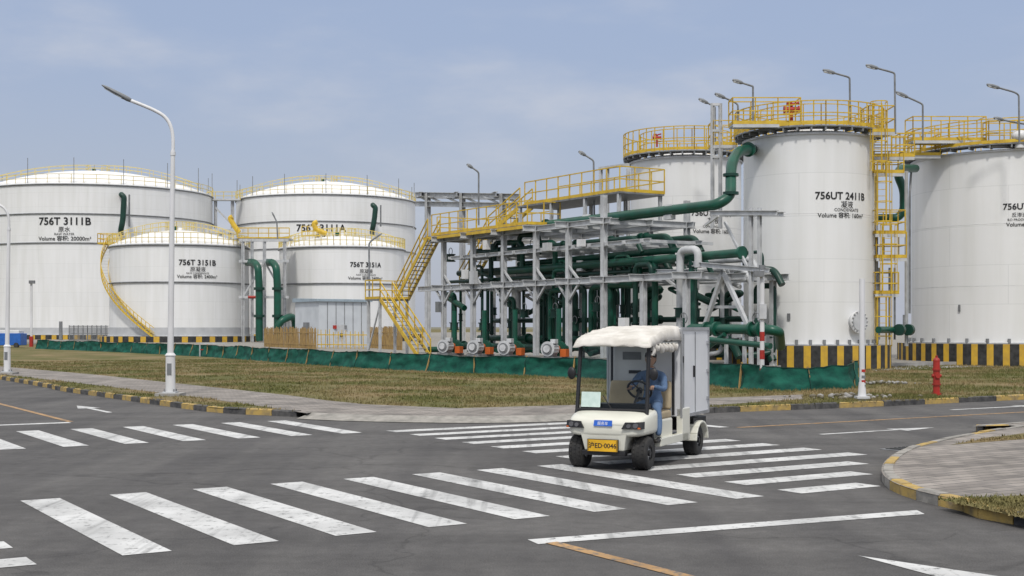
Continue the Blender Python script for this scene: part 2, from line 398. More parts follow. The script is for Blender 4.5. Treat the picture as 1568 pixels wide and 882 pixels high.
def arrow(s, v, d, L_=3.0):
    z = .005
    if d == 'v':
        mark(mk, s - .07, s + .07, v, v + L_ * .65, WPAINT)
        mk.add([W(s - .28, v + L_ * .65, z), W(s, v + L_, z), W(s + .28, v + L_ * .65, z)], [(0, 1, 2)], WPAINT)
    else:
        mark(mk, s, s + L_ * .6, v - .07, v + .07, WPAINT)
        mk.add([W(s + L_ * .6, v - .28, z), W(s + L_ * .6, v + .28, z), W(s + L_, v, z)], [(0, 1, 2)], WPAINT)
arrow(18.0, 18.2, 'v', 3.2); arrow(21.6, 26.3, 'v', 4); arrow(31.6, 8.4, 'u', 3.2); arrow(4.6, 8.85, 'u', 3.7)
mk.obj('lane_marking')
mb = MB(); p = G(1402, 687, .003)
mb.box(p + Vector((0, 0, .003)), (1.15, .62, .006), gald, rad(38))
for k in range(9):
    q = p + Matrix.Rotation(rad(38), 3, 'Z') @ Vector((-.46 + k * .115, 0, .012)); mb.box(q, (.05, .5, .012), stripeK, rad(38))
mb.obj('drain_grate')

# ------------------------------------------------------------------ grass blades
swp = [(p.x, p.y) for p in SW]; yard = [(p.x, p.y) for p in YARD]
def blades(name, N_, smin, smax, vmin, vmax, hmin=.03, hmax=.09, poly_in=None, z=.118, dist_pow=1.0):
    vs = []; fs = []
    cnt = 0; tries = 0
    while cnt < N_ and tries < N_ * 6:
        tries += 1
        s_ = smin + (smax - smin) * random.random() ** dist_pow; v_ = random.uniform(vmin, vmax)
        p = W(s_, v_)
        x, y = p.x, p.y
        if y < 5 or abs(x / y) > .45: continue
        if noise.noise(Vector((x * .6, y * .6, 3))) < random.uniform(-.5, .3) : continue
        if poly_in is not None:
            if not inpoly(x, y, poly_in): continue
        else:
            if not inpoly(x, y, isl) or inpoly(x, y, swp) or inpoly(x, y, yard): continue
        for _ in range(3):
            a = random.uniform(0, 6.28); h = random.uniform(hmin, hmax); w = random.uniform(.008, .02); dx, dy = math.cos(a) * w, math.sin(a) * w
            bx, by = x + random.uniform(-.05, .05), y + random.uniform(-.05, .05)
            o = len(vs); vs += [(bx - dx, by - dy, z), (bx + dx, by + dy, z), (bx + random.uniform(-.04, .04), by + random.uniform(-.04, .04), z + h)]
            fs.append((o, o + 1, o + 2))
        cnt += 1
    me = bpy.data.meshes.new(name); me.from_pydata(vs, [], fs); me.materials.append(blade_m)
    o = bpy.data.objects.new(name, me); scene.collection.objects.link(o)
blades('grass_tufts', 30000, 23, 75, 9, 31, dist_pow=1.4)
blades('grass_tufts', 12000, 23, 45, 26, 60, .04, .12)
blades('grass_tufts', 4500, 4, 14, 11, 16, .02, .06, [(p.x, p.y) for p in VP1])
blades('grass_tufts', 3500, 12, 18, 15, 30, .02, .06, [(p.x, p.y) for p in VP2])

# ------------------------------------------------------------------ green netting fence
FL = [G(a, b, .12) for a, b in [(57, 534), (200, 540), (330, 547), (430, 555), (560, 564), (680, 570), (780, 574), (880, 579), (1080, 590), (1190, 599), (1300, 595), (1312, 586)]]
pts = resample(FL, .35); mb = MB(); cols = []
for i, p in enumerate(pts):
    d = (pts[min(i + 1, len(pts) - 1)] - pts[max(i - 1, 0)]).normalized(); nn = Vector((d.y, -d.x, 0))
    if nn.y > 0: nn = -nn
    H = .76 + .12 * noise.noise(Vector((i * .09, 0, 0))) + .05 * noise.noise(Vector((i * .6, 5, 0)))
    c = []
    for j in range(9):
        t = j / 8
        off = .14 * noise.noise(Vector((i * .35, t * 1.5, 1))) + .09 * noise.noise(Vector((i * 1.1, t * 3, 9))) + (.16 * (1 - t) ** 2)
        c.append(p + nn * (off) + Vector((0, 0, -.02 + H * t)))
    cols.append(c)
vs = [q for c in cols for q in c]
mb.add(vs, [(i * 9 + j, (i + 1) * 9 + j, (i + 1) * 9 + j + 1, i * 9 + j + 1) for i in range(len(cols) - 1) for j in range(8)], net, True)
for i in range(0, len(pts) - 1, 9):
    c = cols[i]; mb.tube([q + Vector((0, -.02, 0)) for q in c], .018, netd, 5); mb.beam(c[0] + Vector((0, .05, 0)), c[8] + Vector((0, .05, .06)), .05, .05, bamboo)
for c1, c2 in zip(cols, cols[1:]): mb.beam(c1[8], c2[8], .03, .03, netd)
mb.obj('green_netting_fence')

# ------------------------------------------------------------------ tanks
def text_mesh(s, size, offset=.0):
    cu = bpy.data.curves.new('t', 'FONT'); cu.body = s; cu.size = size; cu.align_x = 'CENTER'; cu.offset = offset; cu.resolution_u = 3
    o = bpy.data.objects.new('t', cu); scene.collection.objects.link(o); dg = bpy.context.evaluated_depsgraph_get()
    me = bpy.data.meshes.new_from_object(o.evaluated_get(dg)); vs = [v.co.copy() for v in me.vertices]; fs = [tuple(p.vertices) for p in me.polygons]
    bpy.data.objects.remove(o); bpy.data.curves.remove(cu); return vs, fs
def label(c, R, pxt, lines, parent, e=.03):
    D = c.y; d = Vector((-c.x, -c.y)).normalized(); r = Vector((-d.y, d.x)); mb = MB()
    for (txt, py, wpx, dpx) in lines:      # py = baseline, wpx = text width as seen
        off = (pxt + dpx - (CX + F * c.x / c.y)) / F * D; th = math.asin(max(-.98, min(.98, off / R)))
        Df = D - R * math.cos(th); z0 = EYE + (HY - py) / F * Df
        vs, fs = text_mesh(txt, 1.0, .022 if txt[0] == '7' else (.012 if txt[0] == 'V' else .004))
        xs = [v.x for v in vs]; sc = (wpx / F * Df) / (max(xs) - min(xs)) / math.cos(th)
        out = []
        for v in vs:
            a = th + v.x * sc / R; q = (d * math.cos(a) + r * math.sin(a)) * (R + e); out.append((c.x + q.x, c.y + q.y, z0 + v.y * sc))
        mb.add(out, fs, ink)
    mb.obj('label', parent)
def shell_obj(c, R, z0, z1, m, parent, seg=96):
    me = bpy.data.meshes.new('shell'); vs = []; fs = []
    for j in range(seg):
        a = 2 * math.pi * j / seg
        for z in (z0, z1): vs.append((c.x + R * math.sin(a), c.y - R * math.cos(a), z))
    for j in range(seg): j2 = (j + 1) % seg; fs.append((2 * j, 2 * j2, 2 * j2 + 1, 2 * j + 1))
    me.from_pydata(vs, [], fs); uv = me.uv_layers.new(name='UVMap')
    for j in range(seg):
        u0 = 2 * math.pi * R * j / seg; u1 = 2 * math.pi * R * (j + 1) / seg
        for k, q in enumerate([(u0, 0), (u1, 0), (u1, z1 - z0), (u0, z1 - z0)]): uv.data[j * 4 + k].uv = q
    me.polygons.foreach_set('use_smooth', [True] * len(fs)); me.materials.append(m)
    o = bpy.data.objects.new('shell', me); scene.collection.objects.link(o); o.parent = parent; return o
def ringpts(c, r, z, n, a0=0, a1=2 * math.pi):
    return [Vector((c.x + r * math.sin(a0 + (a1 - a0) * i / n), c.y - r * math.cos(a0 + (a1 - a0) * i / n), z)) for i in range(n + (0 if abs(a1 - a0 - 2 * math.pi) < 1e-6 else 1))]
def plinth(mb, c, R, z0, z1, period):
    n = int(2 * math.pi * R / period) * 2
    for i in range(n):
        m = stripeY if i % 2 else stripeK
        f = .42; a0 = (i // 2 + (0 if i % 2 == 0 else 1 - f)) / (n / 2) * 2 * math.pi; a1 = (i // 2 + (1 - f if i % 2 == 0 else 1)) / (n / 2) * 2 * math.pi
        mb.lathe((c.x, c.y, 0), [(R, z0), (R, z1)], m, 3, False, a0, a1)
    mb.lathe((c.x, c.y, 0), [(R, z1), (0, z1 + .02)], conc, 64)

def big_tank(px, D, R, ztop, rise, zb, lab_px, lines, rings, rr=.05, stair=None, rodn=14, ym=None, hh=1.15):
    ym = ym or yelf
    c = Vector(((px - CX) / F * D, D, 0)); e = empty('storage_tank', (0, 0, 0))
    shell_obj(c, R, zb, ztop, TANKW, e, 128)
    mb = MB(); n = 18
    mb.lathe((c.x, c.y, 0), [(R, ztop - .3), (R + .18, ztop - .26), (R + .18, ztop - .12), (R, ztop - .10)], gald, 96)
    mb.lathe((c.x, c.y, 0), [(R + .02, ztop - .1), (R + .02, ztop + .02)] + [(R * (1 - t / n), ztop + .03 + rise * (1 - (1 - t / n) ** 2)) for t in range(n + 1)], roofw, 96)
    for z in rings: mb.lathe((c.x, c.y, 0), [(R, z - .09), (R + .16, z - .06), (R + .16, z + .06), (R, z + .09)], gald, 96)
    mb.lathe((c.x, c.y, 0), [(R, zb), (R + .2, zb), (R + .2, zb + .12), (R, zb + .12)], gal, 96)
    mb.lathe((c.x, c.y, 0), [(R + .02, zb + .12), (R + .02, zb + 1.0)], mat('tank_base_grey', (.50, .51, .52), (.42, .43, .44), .5, scale=1), 96)
    mb.ball((c.x, c.y, ztop + rise), .5, white, 12, (1, 1, .8)); mb.cyl((c.x - .6, c.y, ztop + rise - .1), (c.x - .6, c.y, ztop + rise + .6), .25, green, 10)
    for k in range(rodn):
        a = 2 * math.pi * (k + .3) / rodn; q = Vector((c.x + R * math.sin(a), c.y - R * math.cos(a), ztop))
        mb.cyl(q, q + Vector((0, 0, 2.9 * R / 14)), .045 * D / 190, gald, 5)
    mb.obj('roof', e)
    mb = MB(); mb.rail(ringpts(c, R + .05, ztop + .05, 64), ym, hh, 1.9, rr, False, True)
    for a in (rad(75), rad(-60)):
        for w in (-.5, .5):
            l = []
            for i in range(9):
                t = i / 8 * .93; r_ = R * (1 - t); zz = ztop + .05 + rise * (1 - (1 - t) ** 2)
                l.append(Vector((c.x + r_ * math.sin(a) + w * math.cos(a), c.y - r_ * math.cos(a) + w * math.sin(a), zz)))
            mb.rail(l, ym, 1.0, 2.4, rr * .8, False)
    mb.rail(ringpts(c, 1.7, ztop + rise - .05, 10), ym, 1.0, 1.4, rr * .8, False, True)
    if stair:
        a0, a1, zlo, zhi = stair; n = 60; inn = []; ou = []
        for i in range(n + 1):
            a = a0 + (a1 - a0) * i / n; z = zhi + (zlo - zhi) * i / n
            inn.append(Vector((c.x + (R + .12) * math.sin(a), c.y - (R + .12) * math.cos(a), z))); ou.append(Vector((c.x + (R + .95) * math.sin(a), c.y - (R + .95) * math.cos(a), z)))
        for i in range(n):
            mb.beam(inn[i], ou[i], .2, .04, gal); mb.beam(ou[i], ou[i + 1], .05, .2, yel); mb.beam(inn[i], inn[i + 1], .05, .2, yel)
            for h in (.55, 1.1): mb.beam(ou[i] + Vector((0, 0, h)), ou[i + 1] + Vector((0, 0, h)), .06, .06, yel)
            if i % 2 == 0: mb.beam(ou[i], ou[i] + Vector((0, 0, 1.1)), .06, .06, yel)
        a = a0; p = Vector((c.x + (R + .9) * math.sin(a), c.y - (R + .9) * math.cos(a), zhi))
        mb.box(p, (2.2, 2.2, .12), yel); mb.rail([p + Vector(q) for q in [(-1.1, -1.1, 0), (-1.1, 1.1, 0), (1.1, 1.1, 0)]], yel, 1.2, 1, .04); mb.rail([p + Vector(q) for q in [(-1.1, -1.1, 0), (1.1, -1.1, 0)]], yel, 1.2, 1, .04)
    mb.obj('railing', e)
    mb = MB(); plinth(mb, c, R + 1.1, .1, zb, 1.5); mb.obj('base', e)
    label(c, R, lab_px, lines, e, .06)
    return c, e
big_tank(150, 195, 16.7, 21.7, 3.3, .9, 105, [('756T 3111B', 344.5, 76, 0), ('原水', 355, 17, 0), ('RAW WATER', 360.5, 29, 0), ('Volume 容积: 20000m³', 368.5, 77, 0)], [17.5, 13.5], rr=.035, rodn=16)
big_tank(500, 205, 13.9, 21.6, 3.0, .9, 492, [('756T 3111A', 354, 76, 0), ('原水', 365, 17, 0)], [17.5, 13.5], rr=.035, rodn=14)
big_tank(276, 153, 7.95, 11.35, 1.9, .95, 301, [('756T 3151B', 405.5, 56, 0), ('原凝液', 414.8, 23, 0), ('RAW CONDENSATE', 419.3, 34, 0), ('Volume 容积: 2400m³', 425.5, 61, 0)], [7.0], rr=.035, stair=(rad(-100), rad(-4), .8, 11.8), rodn=0)
big_tank(524, 160, 7.6, 11.55, 1.5, .95, 559, [('756T 3151A', 408.5, 48, 0), ('原凝液', 417.8, 20, 0), ('RAW CONDENSATE', 422, 30, 0), ('Volume 容积: 2400m³', 428, 53, 0)], [7.1], rr=.035, rodn=0)

mb = MB()
for (px, D, y0, y1) in [(190, 178, 296, 352), (575, 190, 312, 352)]:
    mb.tube([P(px - 4, y0 + 2, D + 2), P(px - 4, y0 + 2, D - 1), P(px, y0 + 6, D - 1), P(px - 2, y1 - 14, D - 1), P(px - 5, y1, D - 1), P(px - 5, y1 + 6, D + 3)], .38, green2, 10, .8)
    mb.tube([P(px + 8, y0 + 2, D), P(px + 8, y1 - 5, D)], .12, gald, 6)
mb.obj('tank_riser_pipe')
mb = MB()
for x in (389, 417):
    mb.tube([P(x - 10, 402, 151), P(x, 402, 147), P(x + 6, 408, 146), P(x + 8, 440, 146), P(x + 8, 522, 146)], .42, green, 12, 1.0)
    mb.cyl(P(x + 8, 440, 146), P(x + 8, 444, 146), .62, green2, 12); mb.cyl(P(x + 8, 482, 146), P(x + 8, 486, 146), .62, green2, 12)
mb.tube([P(425, 500, 145), P(432, 490, 145), P(446, 484, 146), P(452, 490, 147), P(452, 520, 147)], .4, green, 10, .8)
for x in (372, 386, 405, 436):
    mb.ibeam(P(x, 366, 149), P(x, 524, 149), .3, .3, gal)
    mb.ibeam(P(x, 366, 153), P(x, 518, 153), .3, .3, gal)
for y in (368, 400, 455):
    mb.beam(P(366, y, 149), P(442, y, 149), .25, .3, gal); mb.beam(P(366, y, 153), P(442, y, 153), .25, .3, gal)
mb.beam(P(372, 455, 149), P(405, 400, 149), .2, .2, gal); mb.beam(P(436, 455, 149), P(405, 400, 149), .2, .2, gal)
mb.tube([P(380, 455, 147.5), P(398, 455, 147.5)], .16, red, 8)
mb.box(P(404, 366, 151), (6.2, 4, .15), gal); mb.rail([P(364, 365, 149), P(443, 365, 149)], yel, 1.2, 1.3, .04)
mb.rail([P(364, 365, 153), P(443, 365, 153)], yel, 1.2, 1.3, .04)
mb.tube([P(356, 332, 150), P(352, 334, 150), P(358, 345, 150), P(366, 356, 150)], .3, yel, 8, .5)
mb.tube([P(486, 340, 155), P(480, 342, 155), P(484, 352, 155), P(500, 358, 155)], .3, yel, 8, .5)
mb.rail([P(462, 362, 154), P(490, 362, 154)], yel, 1.2, .8, .04)
mb.obj('valve_gantry')
mb = MB()
mb.box(P(342, 306, 197), (5.2, 1.4, .25), gal); mb.rail([P(317, 306, 196.4), P(368, 306, 196.4)], yelf, 1.2, 1.2, .045); mb.rail([P(317, 306, 197.6), P(368, 306, 197.6)], yelf, 1.2, 1.2, .045)
for x in (330, 356): mb.ibeam(P(x, 308, 197), P(x, 350, 197), .4, .4, gal)
mb.beam(P(330, 318, 197), P(356, 345, 197), .25, .25, gal)
for x in (322, 338, 352): mb.ibeam(P(x, 352, 170), P(x, 520, 170), .35, .35, gal)
mb.beam(P(315, 354, 170), P(372, 354, 170), .4, .5, gal)
mb.obj('tank_walkway')

# ------------------------------------------------------------------ vertical product tanks
def v_tank(px, D, R, ztop, lab_px, lines, rh=1.08):
    c = Vector(((px - CX) / F * D, D, 0)); e = empty('storage_tank')
    shell_obj(c, R, 1.22, ztop, TANKW, e)
    mb = MB()
    mb.lathe((c.x, c.y, 0), [(R + .08, ztop - .1), (R + .08, ztop), (0, ztop + .7)], white, 72)
    mb.lathe((c.x, c.y, 0), [(R, 1.2), (R + .12, 1.2), (R + .12, 1.28), (R, 1.28)], gal, 72)
    for q in ringpts(c, R + .1, 1.3, 32): mb.box(q + Vector((0, 0, .05)), (.12, .12, .22), gald)
    zp = ztop + .28
    for i, q in enumerate(ringpts(c, R + .2, zp - .16, 34)):
        d = (q - Vector((c.x, c.y, q.z))).normalized(); mb.beam(q - d * .3, q + d * .2, .08, .14, gald)
    mb.lathe((c.x, c.y, 0), [(R - .5, zp - .08), (R + .42, zp - .08), (R + .42, zp - .02), (R - .5, zp - .02)], gald, 72, False)
    for t in (.3, .62):
        z = 1.2 + (ztop - 1.2) * t; mb.lathe((c.x, c.y, 0), [(R, z - .012), (R + .012, z), (R, z + .012)], white, 72)
    mb.obj('roof', e)
    mb = MB(); mb.rail(ringpts(c, R + .4, zp, 40), yel, rh, 1.0, .023, True, True)
    mb.rail(ringpts(c, R - .5, zp, 20), yel, rh, 1.4, .02, False, True)
    mb.obj('railing', e)
    mb = MB(); plinth(mb, c, R + .74, .1, 1.2, .74); mb.obj('base', e)
    label(c, R, lab_px, lines, e, .02)
    return c, e
u1, eu1 = v_tank(1050, 72.5, 3.04, 11.15, 1090, [('756UT 2411A', 331, 62, 0), ('凝液', 342, 17, 0), ('CONDENSATE', 349, 30, 0), ('Volume 容积: 160m³', 357.5, 60, 2)], 1.25)
u2, eu2 = v_tank(1238, 62, 3.04, 10.85, 1287, [('756UT 2411B', 306, 76, 0), ('凝液', 318.3, 18, 6), ('CONDENSATE', 324.6, 36, 6), ('Volume 容积: 160m³', 333.8, 69, 0)])
u3, eu3 = v_tank(1550, 69, 5.1, 10.8, 1565, [('756UT 2421A', 320, 76, 8), ('反渗透产品水', 331, 44, 5), ('RO PRODUCT WATER', 337.5, 52, 3), ('Volume 容积: 600m³', 346, 70, 10)], 1.2)
def dir2(a): return Vector((math.sin(a), -math.cos(a), 0))
def manway(mb, c, R, px, py):
    D = c.y; off = (px - (CX + F * c.x / c.y)) / F * D; th = math.asin(off / R); d = dir2(th - .25); z = EYE + (HY - py) / F * (D - R * math.cos(th))
    p = Vector((c.x, c.y, z)) + d * R
    mb.cyl(p - d * .1, p + d * .22, .38, gal, 24); mb.cyl(p + d * .22, p + d * .30, .50, white, 28); mb.cyl(p + d * .30, p + d * .33, .40, gal, 24)
    up = Vector((0, 0, 1)); s = d.cross(up)
    for k in range(16):
        a = k * math.pi / 8; q = p + (s * math.cos(a) + up * math.sin(a)) * .45; mb.cyl(q + d * .29, q + d * .36, .03, gald, 6)
mb = MB(); manway(mb, u2, 3.04, 1306, 493); mb.obj('manway', eu2)
mb = MB()
def plate(c, R, px, py, w, h, m, e=.05):
    D = c.y; off = (px - (CX + F * c.x / c.y)) / F * D; th = math.asin(off / R); d = dir2(th); z = EYE + (HY - py) / F * (D - R * math.cos(th))
    p = Vector((c.x, c.y, z)) + d * (R + e); mb.beam(p - d.cross(Vector((0, 0, 1))) * w / 2, p + d.cross(Vector((0, 0, 1))) * w / 2, .02, h, m)
plate(u3, 5.1, 1552, 490, .55, .42, white); plate(u3, 5.1, 1552, 486, .4, .05, red, .07); plate(u3, 5.1, 1552, 492, .4, .04, red, .07); plate(u2, 3.04, 1190, 485, .15, .3, gald); plate(u3, 5.1, 1437, 472, .12, .35, gald)
mb.obj('sign_plate', eu3)

def monitor(px, py, D, s=1.0):
    mb = MB(); p = P(px, py, D)
    mb.cyl(p - Vector((0, 0, .9 * s)), p, .09 * s, red, 10); mb.cyl(p - Vector((.38 * s, 0, 0)), p + Vector((.38 * s, 0, 0)), .16 * s, red, 14)
    mb.cyl(p - Vector((.42 * s, 0, 0)), p - Vector((.36 * s, 0, 0)), .22 * s, red, 14); mb.cyl(p + Vector((.36 * s, 0, 0)), p + Vector((.42 * s, 0, 0)), .22 * s, red, 14)
    mb.tube([p, p + Vector((0, 0, .28 * s)), p + Vector((.4 * s, -.1, .36 * s))], .07 * s, red, 8, .1); mb.box(p + Vector((-.1, 0, .3 * s)), (.3 * s, .2 * s, .18 * s), red)
    mb.obj('foam_monitor')
monitor(1212, 168, 60.5, .85); monitor(1006, 211, 70.5, .55)
mb = MB()
def plat(px0, px1, py, D0, D1, h=1.2, m=yel):
    a, b = P(px0, py, D0), P(px1, py, D0); z = a.z; c_, d_ = Vector((b.x, D1, z)), Vector((a.x, D1, z))
    mb.hexa([a - Vector((0, 0, .06)), b - Vector((0, 0, .06)), c_ - Vector((0, 0, .06)), d_ - Vector((0, 0, .06))], [a, b, c_, d_], gal)
    mb.beam(a - Vector((0, 0, .08)), b - Vector((0, 0, .08)), .06, .14, gal)
    mb.rail([a, b, c_, d_], m, h, .9, .023, True, True)
plat(1122, 1226, 190, 59.2, 60.3, 1.2); plat(1330, 1370, 202, 59.5, 60.8); plat(1330, 1400, 240, 61, 62, 1.1)
plat(1092, 1128, 222, 64, 65.5)
plat(1378, 1440, 238, 66, 67.4, 1.1); plat(1398, 1510, 215, 65.5, 66.8, 1.2); plat(1514, 1580, 222, 64.6, 65.4)
q = P(1562, 208, 64); mb.ball(q, .42, white, 16, (1, 1, .8)); mb.cyl(q - Vector((0, 0, .6)), q, .25, white, 16)
mb.obj('roof_walkway')
mb = MB()
def cage(px, y0, y1, D, w=.42):
    a, b = P(px, y0, D), P(px, y1, D)
    for sx in (-w / 2, w / 2): mb.beam(a + Vector((sx, 0, 0)), b + Vector((sx, 0, 0)), .05, .05, yel)
    n = int(abs(a.z - b.z) / .3)
    for i in range(n): z = a.z - i * .3; mb.beam((a.x - w / 2, D, z), (a.x + w / 2, D, z), .025, .025, yel)
    n = int(abs(a.z - b.z) / .9)
    for i in range(n + 1):
        z = a.z - i * .9
        l = [Vector((a.x + .38 * math.cos(t), D - .3 + .4 * math.sin(t), z)) for t in [math.pi * (.85 + 1.3 * k / 8) for k in range(9)]]
        for q, r_ in zip(l, l[1:]): mb.beam(q, r_, .015, .05, yel)
    for k in range(0, 9, 2):
        t = math.pi * (.85 + 1.3 * k / 8); x = a.x + .38 * math.cos(t); y = D - .3 + .4 * math.sin(t)
        mb.beam((x, y, a.z), (x, y, b.z), .035, .015, yel)
cage(1343, 158, 262, 59.5); cage(1350, 250, 345, 60); cage(1358, 345, 450, 60.3); cage(1350, 455, 530, 60.5)
plat(1338, 1384, 265, 60.3, 61.2, 1.0); plat(1340, 1386, 358, 60.3, 61.4, 1.1); plat(1342, 1388, 395, 60.4, 61.6, 1.2); plat(1340, 1376, 450, 60.4, 61.4, 1.0)
for x in (1342, 1388): mb.ibeam(P(x, 262, 61.3), P(x, 530, 61.3), .12, .12, gal)
mb.obj('caged_ladder')
mb = MB()
mb.tube([P(1402, 258, 66), P(1378, 258, 63), P(1374, 268, 62.5), P(1384, 290, 62.5), P(1384, 322, 62.5), P(1375, 334, 62.5), P(1340, 334, 62.5)], .2, green, 12, .5)
mb.tube([P(1404, 262, 67), P(1395, 262, 65.5), P(1393, 300, 65), P(1393, 480, 65)], .06, gald, 8, .3)
mb.tube([P(1345, 505, 59), P(1395, 505, 62)], .16, green, 10); mb.cyl(P(1376, 505, 60), P(1379, 505, 60.2), .27, green2, 14); mb.cyl(P(1390, 505, 61), P(1393, 505, 61.2), .27, green2, 14)
mb.tube([P(1384, 505, 60.6), P(1384, 482, 60.6)], .05, gald, 6)
for x in (1346, 1362, 1370): mb.tube([P(x, 410, 60.5), P(x, 520, 60.5)], .05, gald, 6)
mb.obj('transfer_pipe')

def flood(pts, D, hd=.85, r=.045):
    mb = MB(); l = [P(x, y, D) for x, y in pts]
    mb.tube(l, r, gald, 8, .5); a = l[-1]; d = (l[-1] - l[-2]).normalized()
    mb.tube([a - d * .1, a, a + d * hd * .5, a + d * hd], [.04, .085, .10, .05], lampg, 8); mb.beam(a + d * .1 - Vector((0, 0, .06)), a + d * hd * .9 - Vector((0, 0, .06)), .14, .05, lens)
    mb.obj('floodlight')
flood([(1302, 192), (1301, 119), (1296, 117), (1276, 111.5)], 60, .5); flood([(1371, 205), (1370, 112), (1364, 110), (1342, 104)], 59.5, .5)
flood([(1153, 190), (1153, 132), (1149, 131), (1135, 126.5)], 60, .42); flood([(1095, 225), (1095, 164), (1092, 162), (1082, 157)], 66, .45)
flood([(1130, 190), (1130, 160), (1124, 156), (1108, 149)], 61, .45); flood([(1413, 215), (1413, 160), (1408, 157), (1388, 148)], 62, .55)
flood([(1561, 220), (1560, 145), (1553, 141), (1528, 134)], 62, .55); flood([(1590, 192), (1560, 189), (1534, 183)], 64, .4)
flood([(733, 345), (733, 264), (728, 260), (722, 256)], 70, .3); flood([(910, 330), (909, 246), (903, 242), (895, 237)], 66, .35)
flood([(425, 366), (424, 340), (420, 332)], 149, .6, .08); flood([(566, 520), (565, 372), (572, 366), (578, 362)], 120, .5, .08)

# ------------------------------------------------------------------ pipe rack
mb = MB(); S = [64.9, 61.6, 58.4, 55.3, 52.4, 49.5, 46.5, 43.5]
for i, s_ in enumerate(S):
    hi = 7.1 if i < 6 else 4.2
    if i == 5: hi = 8.2
    for v_ in (36, 41): mb.ibeam(W(s_, v_, .3), W(s_, v_, hi), .24, .24, gal)
    mb.box(W(s_, 36, .45), (.55, .55, .3), conc, rad(32))
    for z in (4.25, 7.0) if i < 6 else (4.25,): mb.ibeam(W(s_, 35.2, z), W(s_, 41.5, z), .2, .3, gal)
    if i < 5:
        mb.beam(W(s_, 36, 5.0), W(s_ - 1, 36, 4.2), .1, .1, gal)
        mb.beam(W(s_, 36, 3.3), W(s_ - .9, 36, 4.15), .1, .1, gal); mb.beam(W(s_, 36, 3.3), W(s_ + .9, 36, 4.15), .1, .1, gal)
for v_ in (36, 38.5, 41):
    mb.ibeam(W(68, v_, 4.25), W(42.5, v_, 4.25), .2, .3, gal)
    mb.ibeam(W(66.5, v_, 7.0), W(49, v_, 7.0), .2, .28, gal)
mb.ibeam(W(64, 36, 5.9), W(46, 36, 5.9), .16, .2, gal); mb.ibeam(W(64, 39, 5.9), W(46, 39, 5.9), .16, .2, gal)
for k in range(14): mb.beam(W(64 - k * 1.35, 35.8, 5.9), W(64 - k * 1.35, 40, 5.9), .1, .14, gal)
for x in (1150, 1163): mb.ibeam(Vector((at(x, 400, 36.8).x, at(x, 400, 36.8).y, .3)), at(x, 318, 36.8), .14, .14, gal)
mb.ibeam(at(1088, 326, 36.6), at(1190, 326, 36.8), .2, .2, gal); mb.ibeam(at(1062, 404, 36.6), at(1178, 414, 36.8), .2, .2, gal)
mb.ibeam(at(1095, 328, 38.5), at(1200, 328, 38.5), .2, .2, gal)
mb.beam(at(1108, 414, 36.9), at(1076, 508, 36.9), .16, .16, gal); mb.beam(at(1106, 414, 36.9), at(1148, 505, 36.9), .16, .16, gal)
mb.beam(at(1150, 420, 37), at(1110, 340, 37), .1, .1, gal); mb.beam(at(1080, 345, 37), at(1100, 330, 37), .1, .1, gal)
mb.beam(at(1085, 470, 37.2), at(1138, 470, 37.2), .12, .12, gal)
mb.beam(at(1008, 418, 37), at(1050, 450, 37), .1, .1, gal); mb.ibeam(at(1004, 415, 37), at(1065, 415, 37), .15, .15, gal)
for x in (655, 708, 770):
    q = at(x, 296, 43); mb.ibeam(Vector((q.x, q.y, .3)), q, .32, .32, gal)
for y, v_ in ((298, 43), (312, 43), (300, 46)): mb.ibeam(at(636, y, v_), at(795, y + 3, v_), .3, .35, gal)
for x in (640, 655, 680, 708, 740, 770): mb.beam(at(x, 300, 43), at(x + 25, 312, 43), .12, .12, gal)
for x in (645, 700, 760): mb.ibeam(at(x, 297, 41), at(x - 6, 299, 47), .25, .3, gal)
for x in (920, 930, 962): q = at(x, 258, 42); mb.ibeam(Vector((q.x, q.y, 4.2)), q, .16, .16, gal)
mb.beam(at(918, 258, 42), at(962, 252, 42), .15, .15, gal)
for x in (1091, 1103): mb.ibeam(P(x, 350, 64), P(x, 158, 64), .14, .14, gal)
for y in (160, 200, 240): mb.beam(P(1091, y, 64), P(1103, y, 64), .12, .12, gal)
mb.obj('pipe_rack')

mb = MB(); sd = W(0, 1)
mb.hexa([W(66.5, 35.6, 7.15), W(55.5, 35.6, 7.15), W(55.5, 37.6, 7.15), W(66.5, 37.6, 7.15)], [W(66.5, 35.6, 7.22), W(55.5, 35.6, 7.22), W(55.5, 37.6, 7.22), W(66.5, 37.6, 7.22)], gald)
mb.rail([W(65.6, 35.6, 7.22), W(55.5, 35.6, 7.22), W(55.5, 37.6, 7.22)], yel, 1.2, 1.0, .026); mb.rail([W(66.6, 36.5, 7.22), W(66.6, 40, 7.22), W(60, 40, 7.22)], yel, 1.2, 1.0, .026)
mb.beam(W(66.5, 35.55, 7.1), W(55.5, 35.55, 7.1), .06, .16, yel)
mb.stair(W(65, 34.8, .35), W(69.8, 34.8, 3.7), .8, sd, yel, gald, .028)
mb.stair(W(69.8, 35.9, 3.7), W(65.9, 35.9, 7.2), .8, sd, yel, gald, .028)
mb.hexa([W(71.8, 34.4, 3.62), W(69.8, 34.4, 3.62), W(69.8, 36.4, 3.62), W(71.8, 36.4, 3.62)], [W(71.8, 34.4, 3.7), W(69.8, 34.4, 3.7), W(69.8, 36.4, 3.7), W(71.8, 36.4, 3.7)], gald)
mb.rail([W(69.8, 34.4, 3.7), W(71.8, 34.4, 3.7), W(71.8, 36.4, 3.7), W(69.8, 36.4, 3.7)], yel, 1.15, .9, .028)
for s_, v_ in ((71.6, 34.5), (70, 34.5), (71.6, 36.3), (70, 36.3)): mb.beam(W(s_, v_, .3), W(s_, v_, 3.62), .14, .14, gal)
mb.beam(W(71.6, 34.5, .6), W(70, 34.5, 3.4), .08, .08, gal)
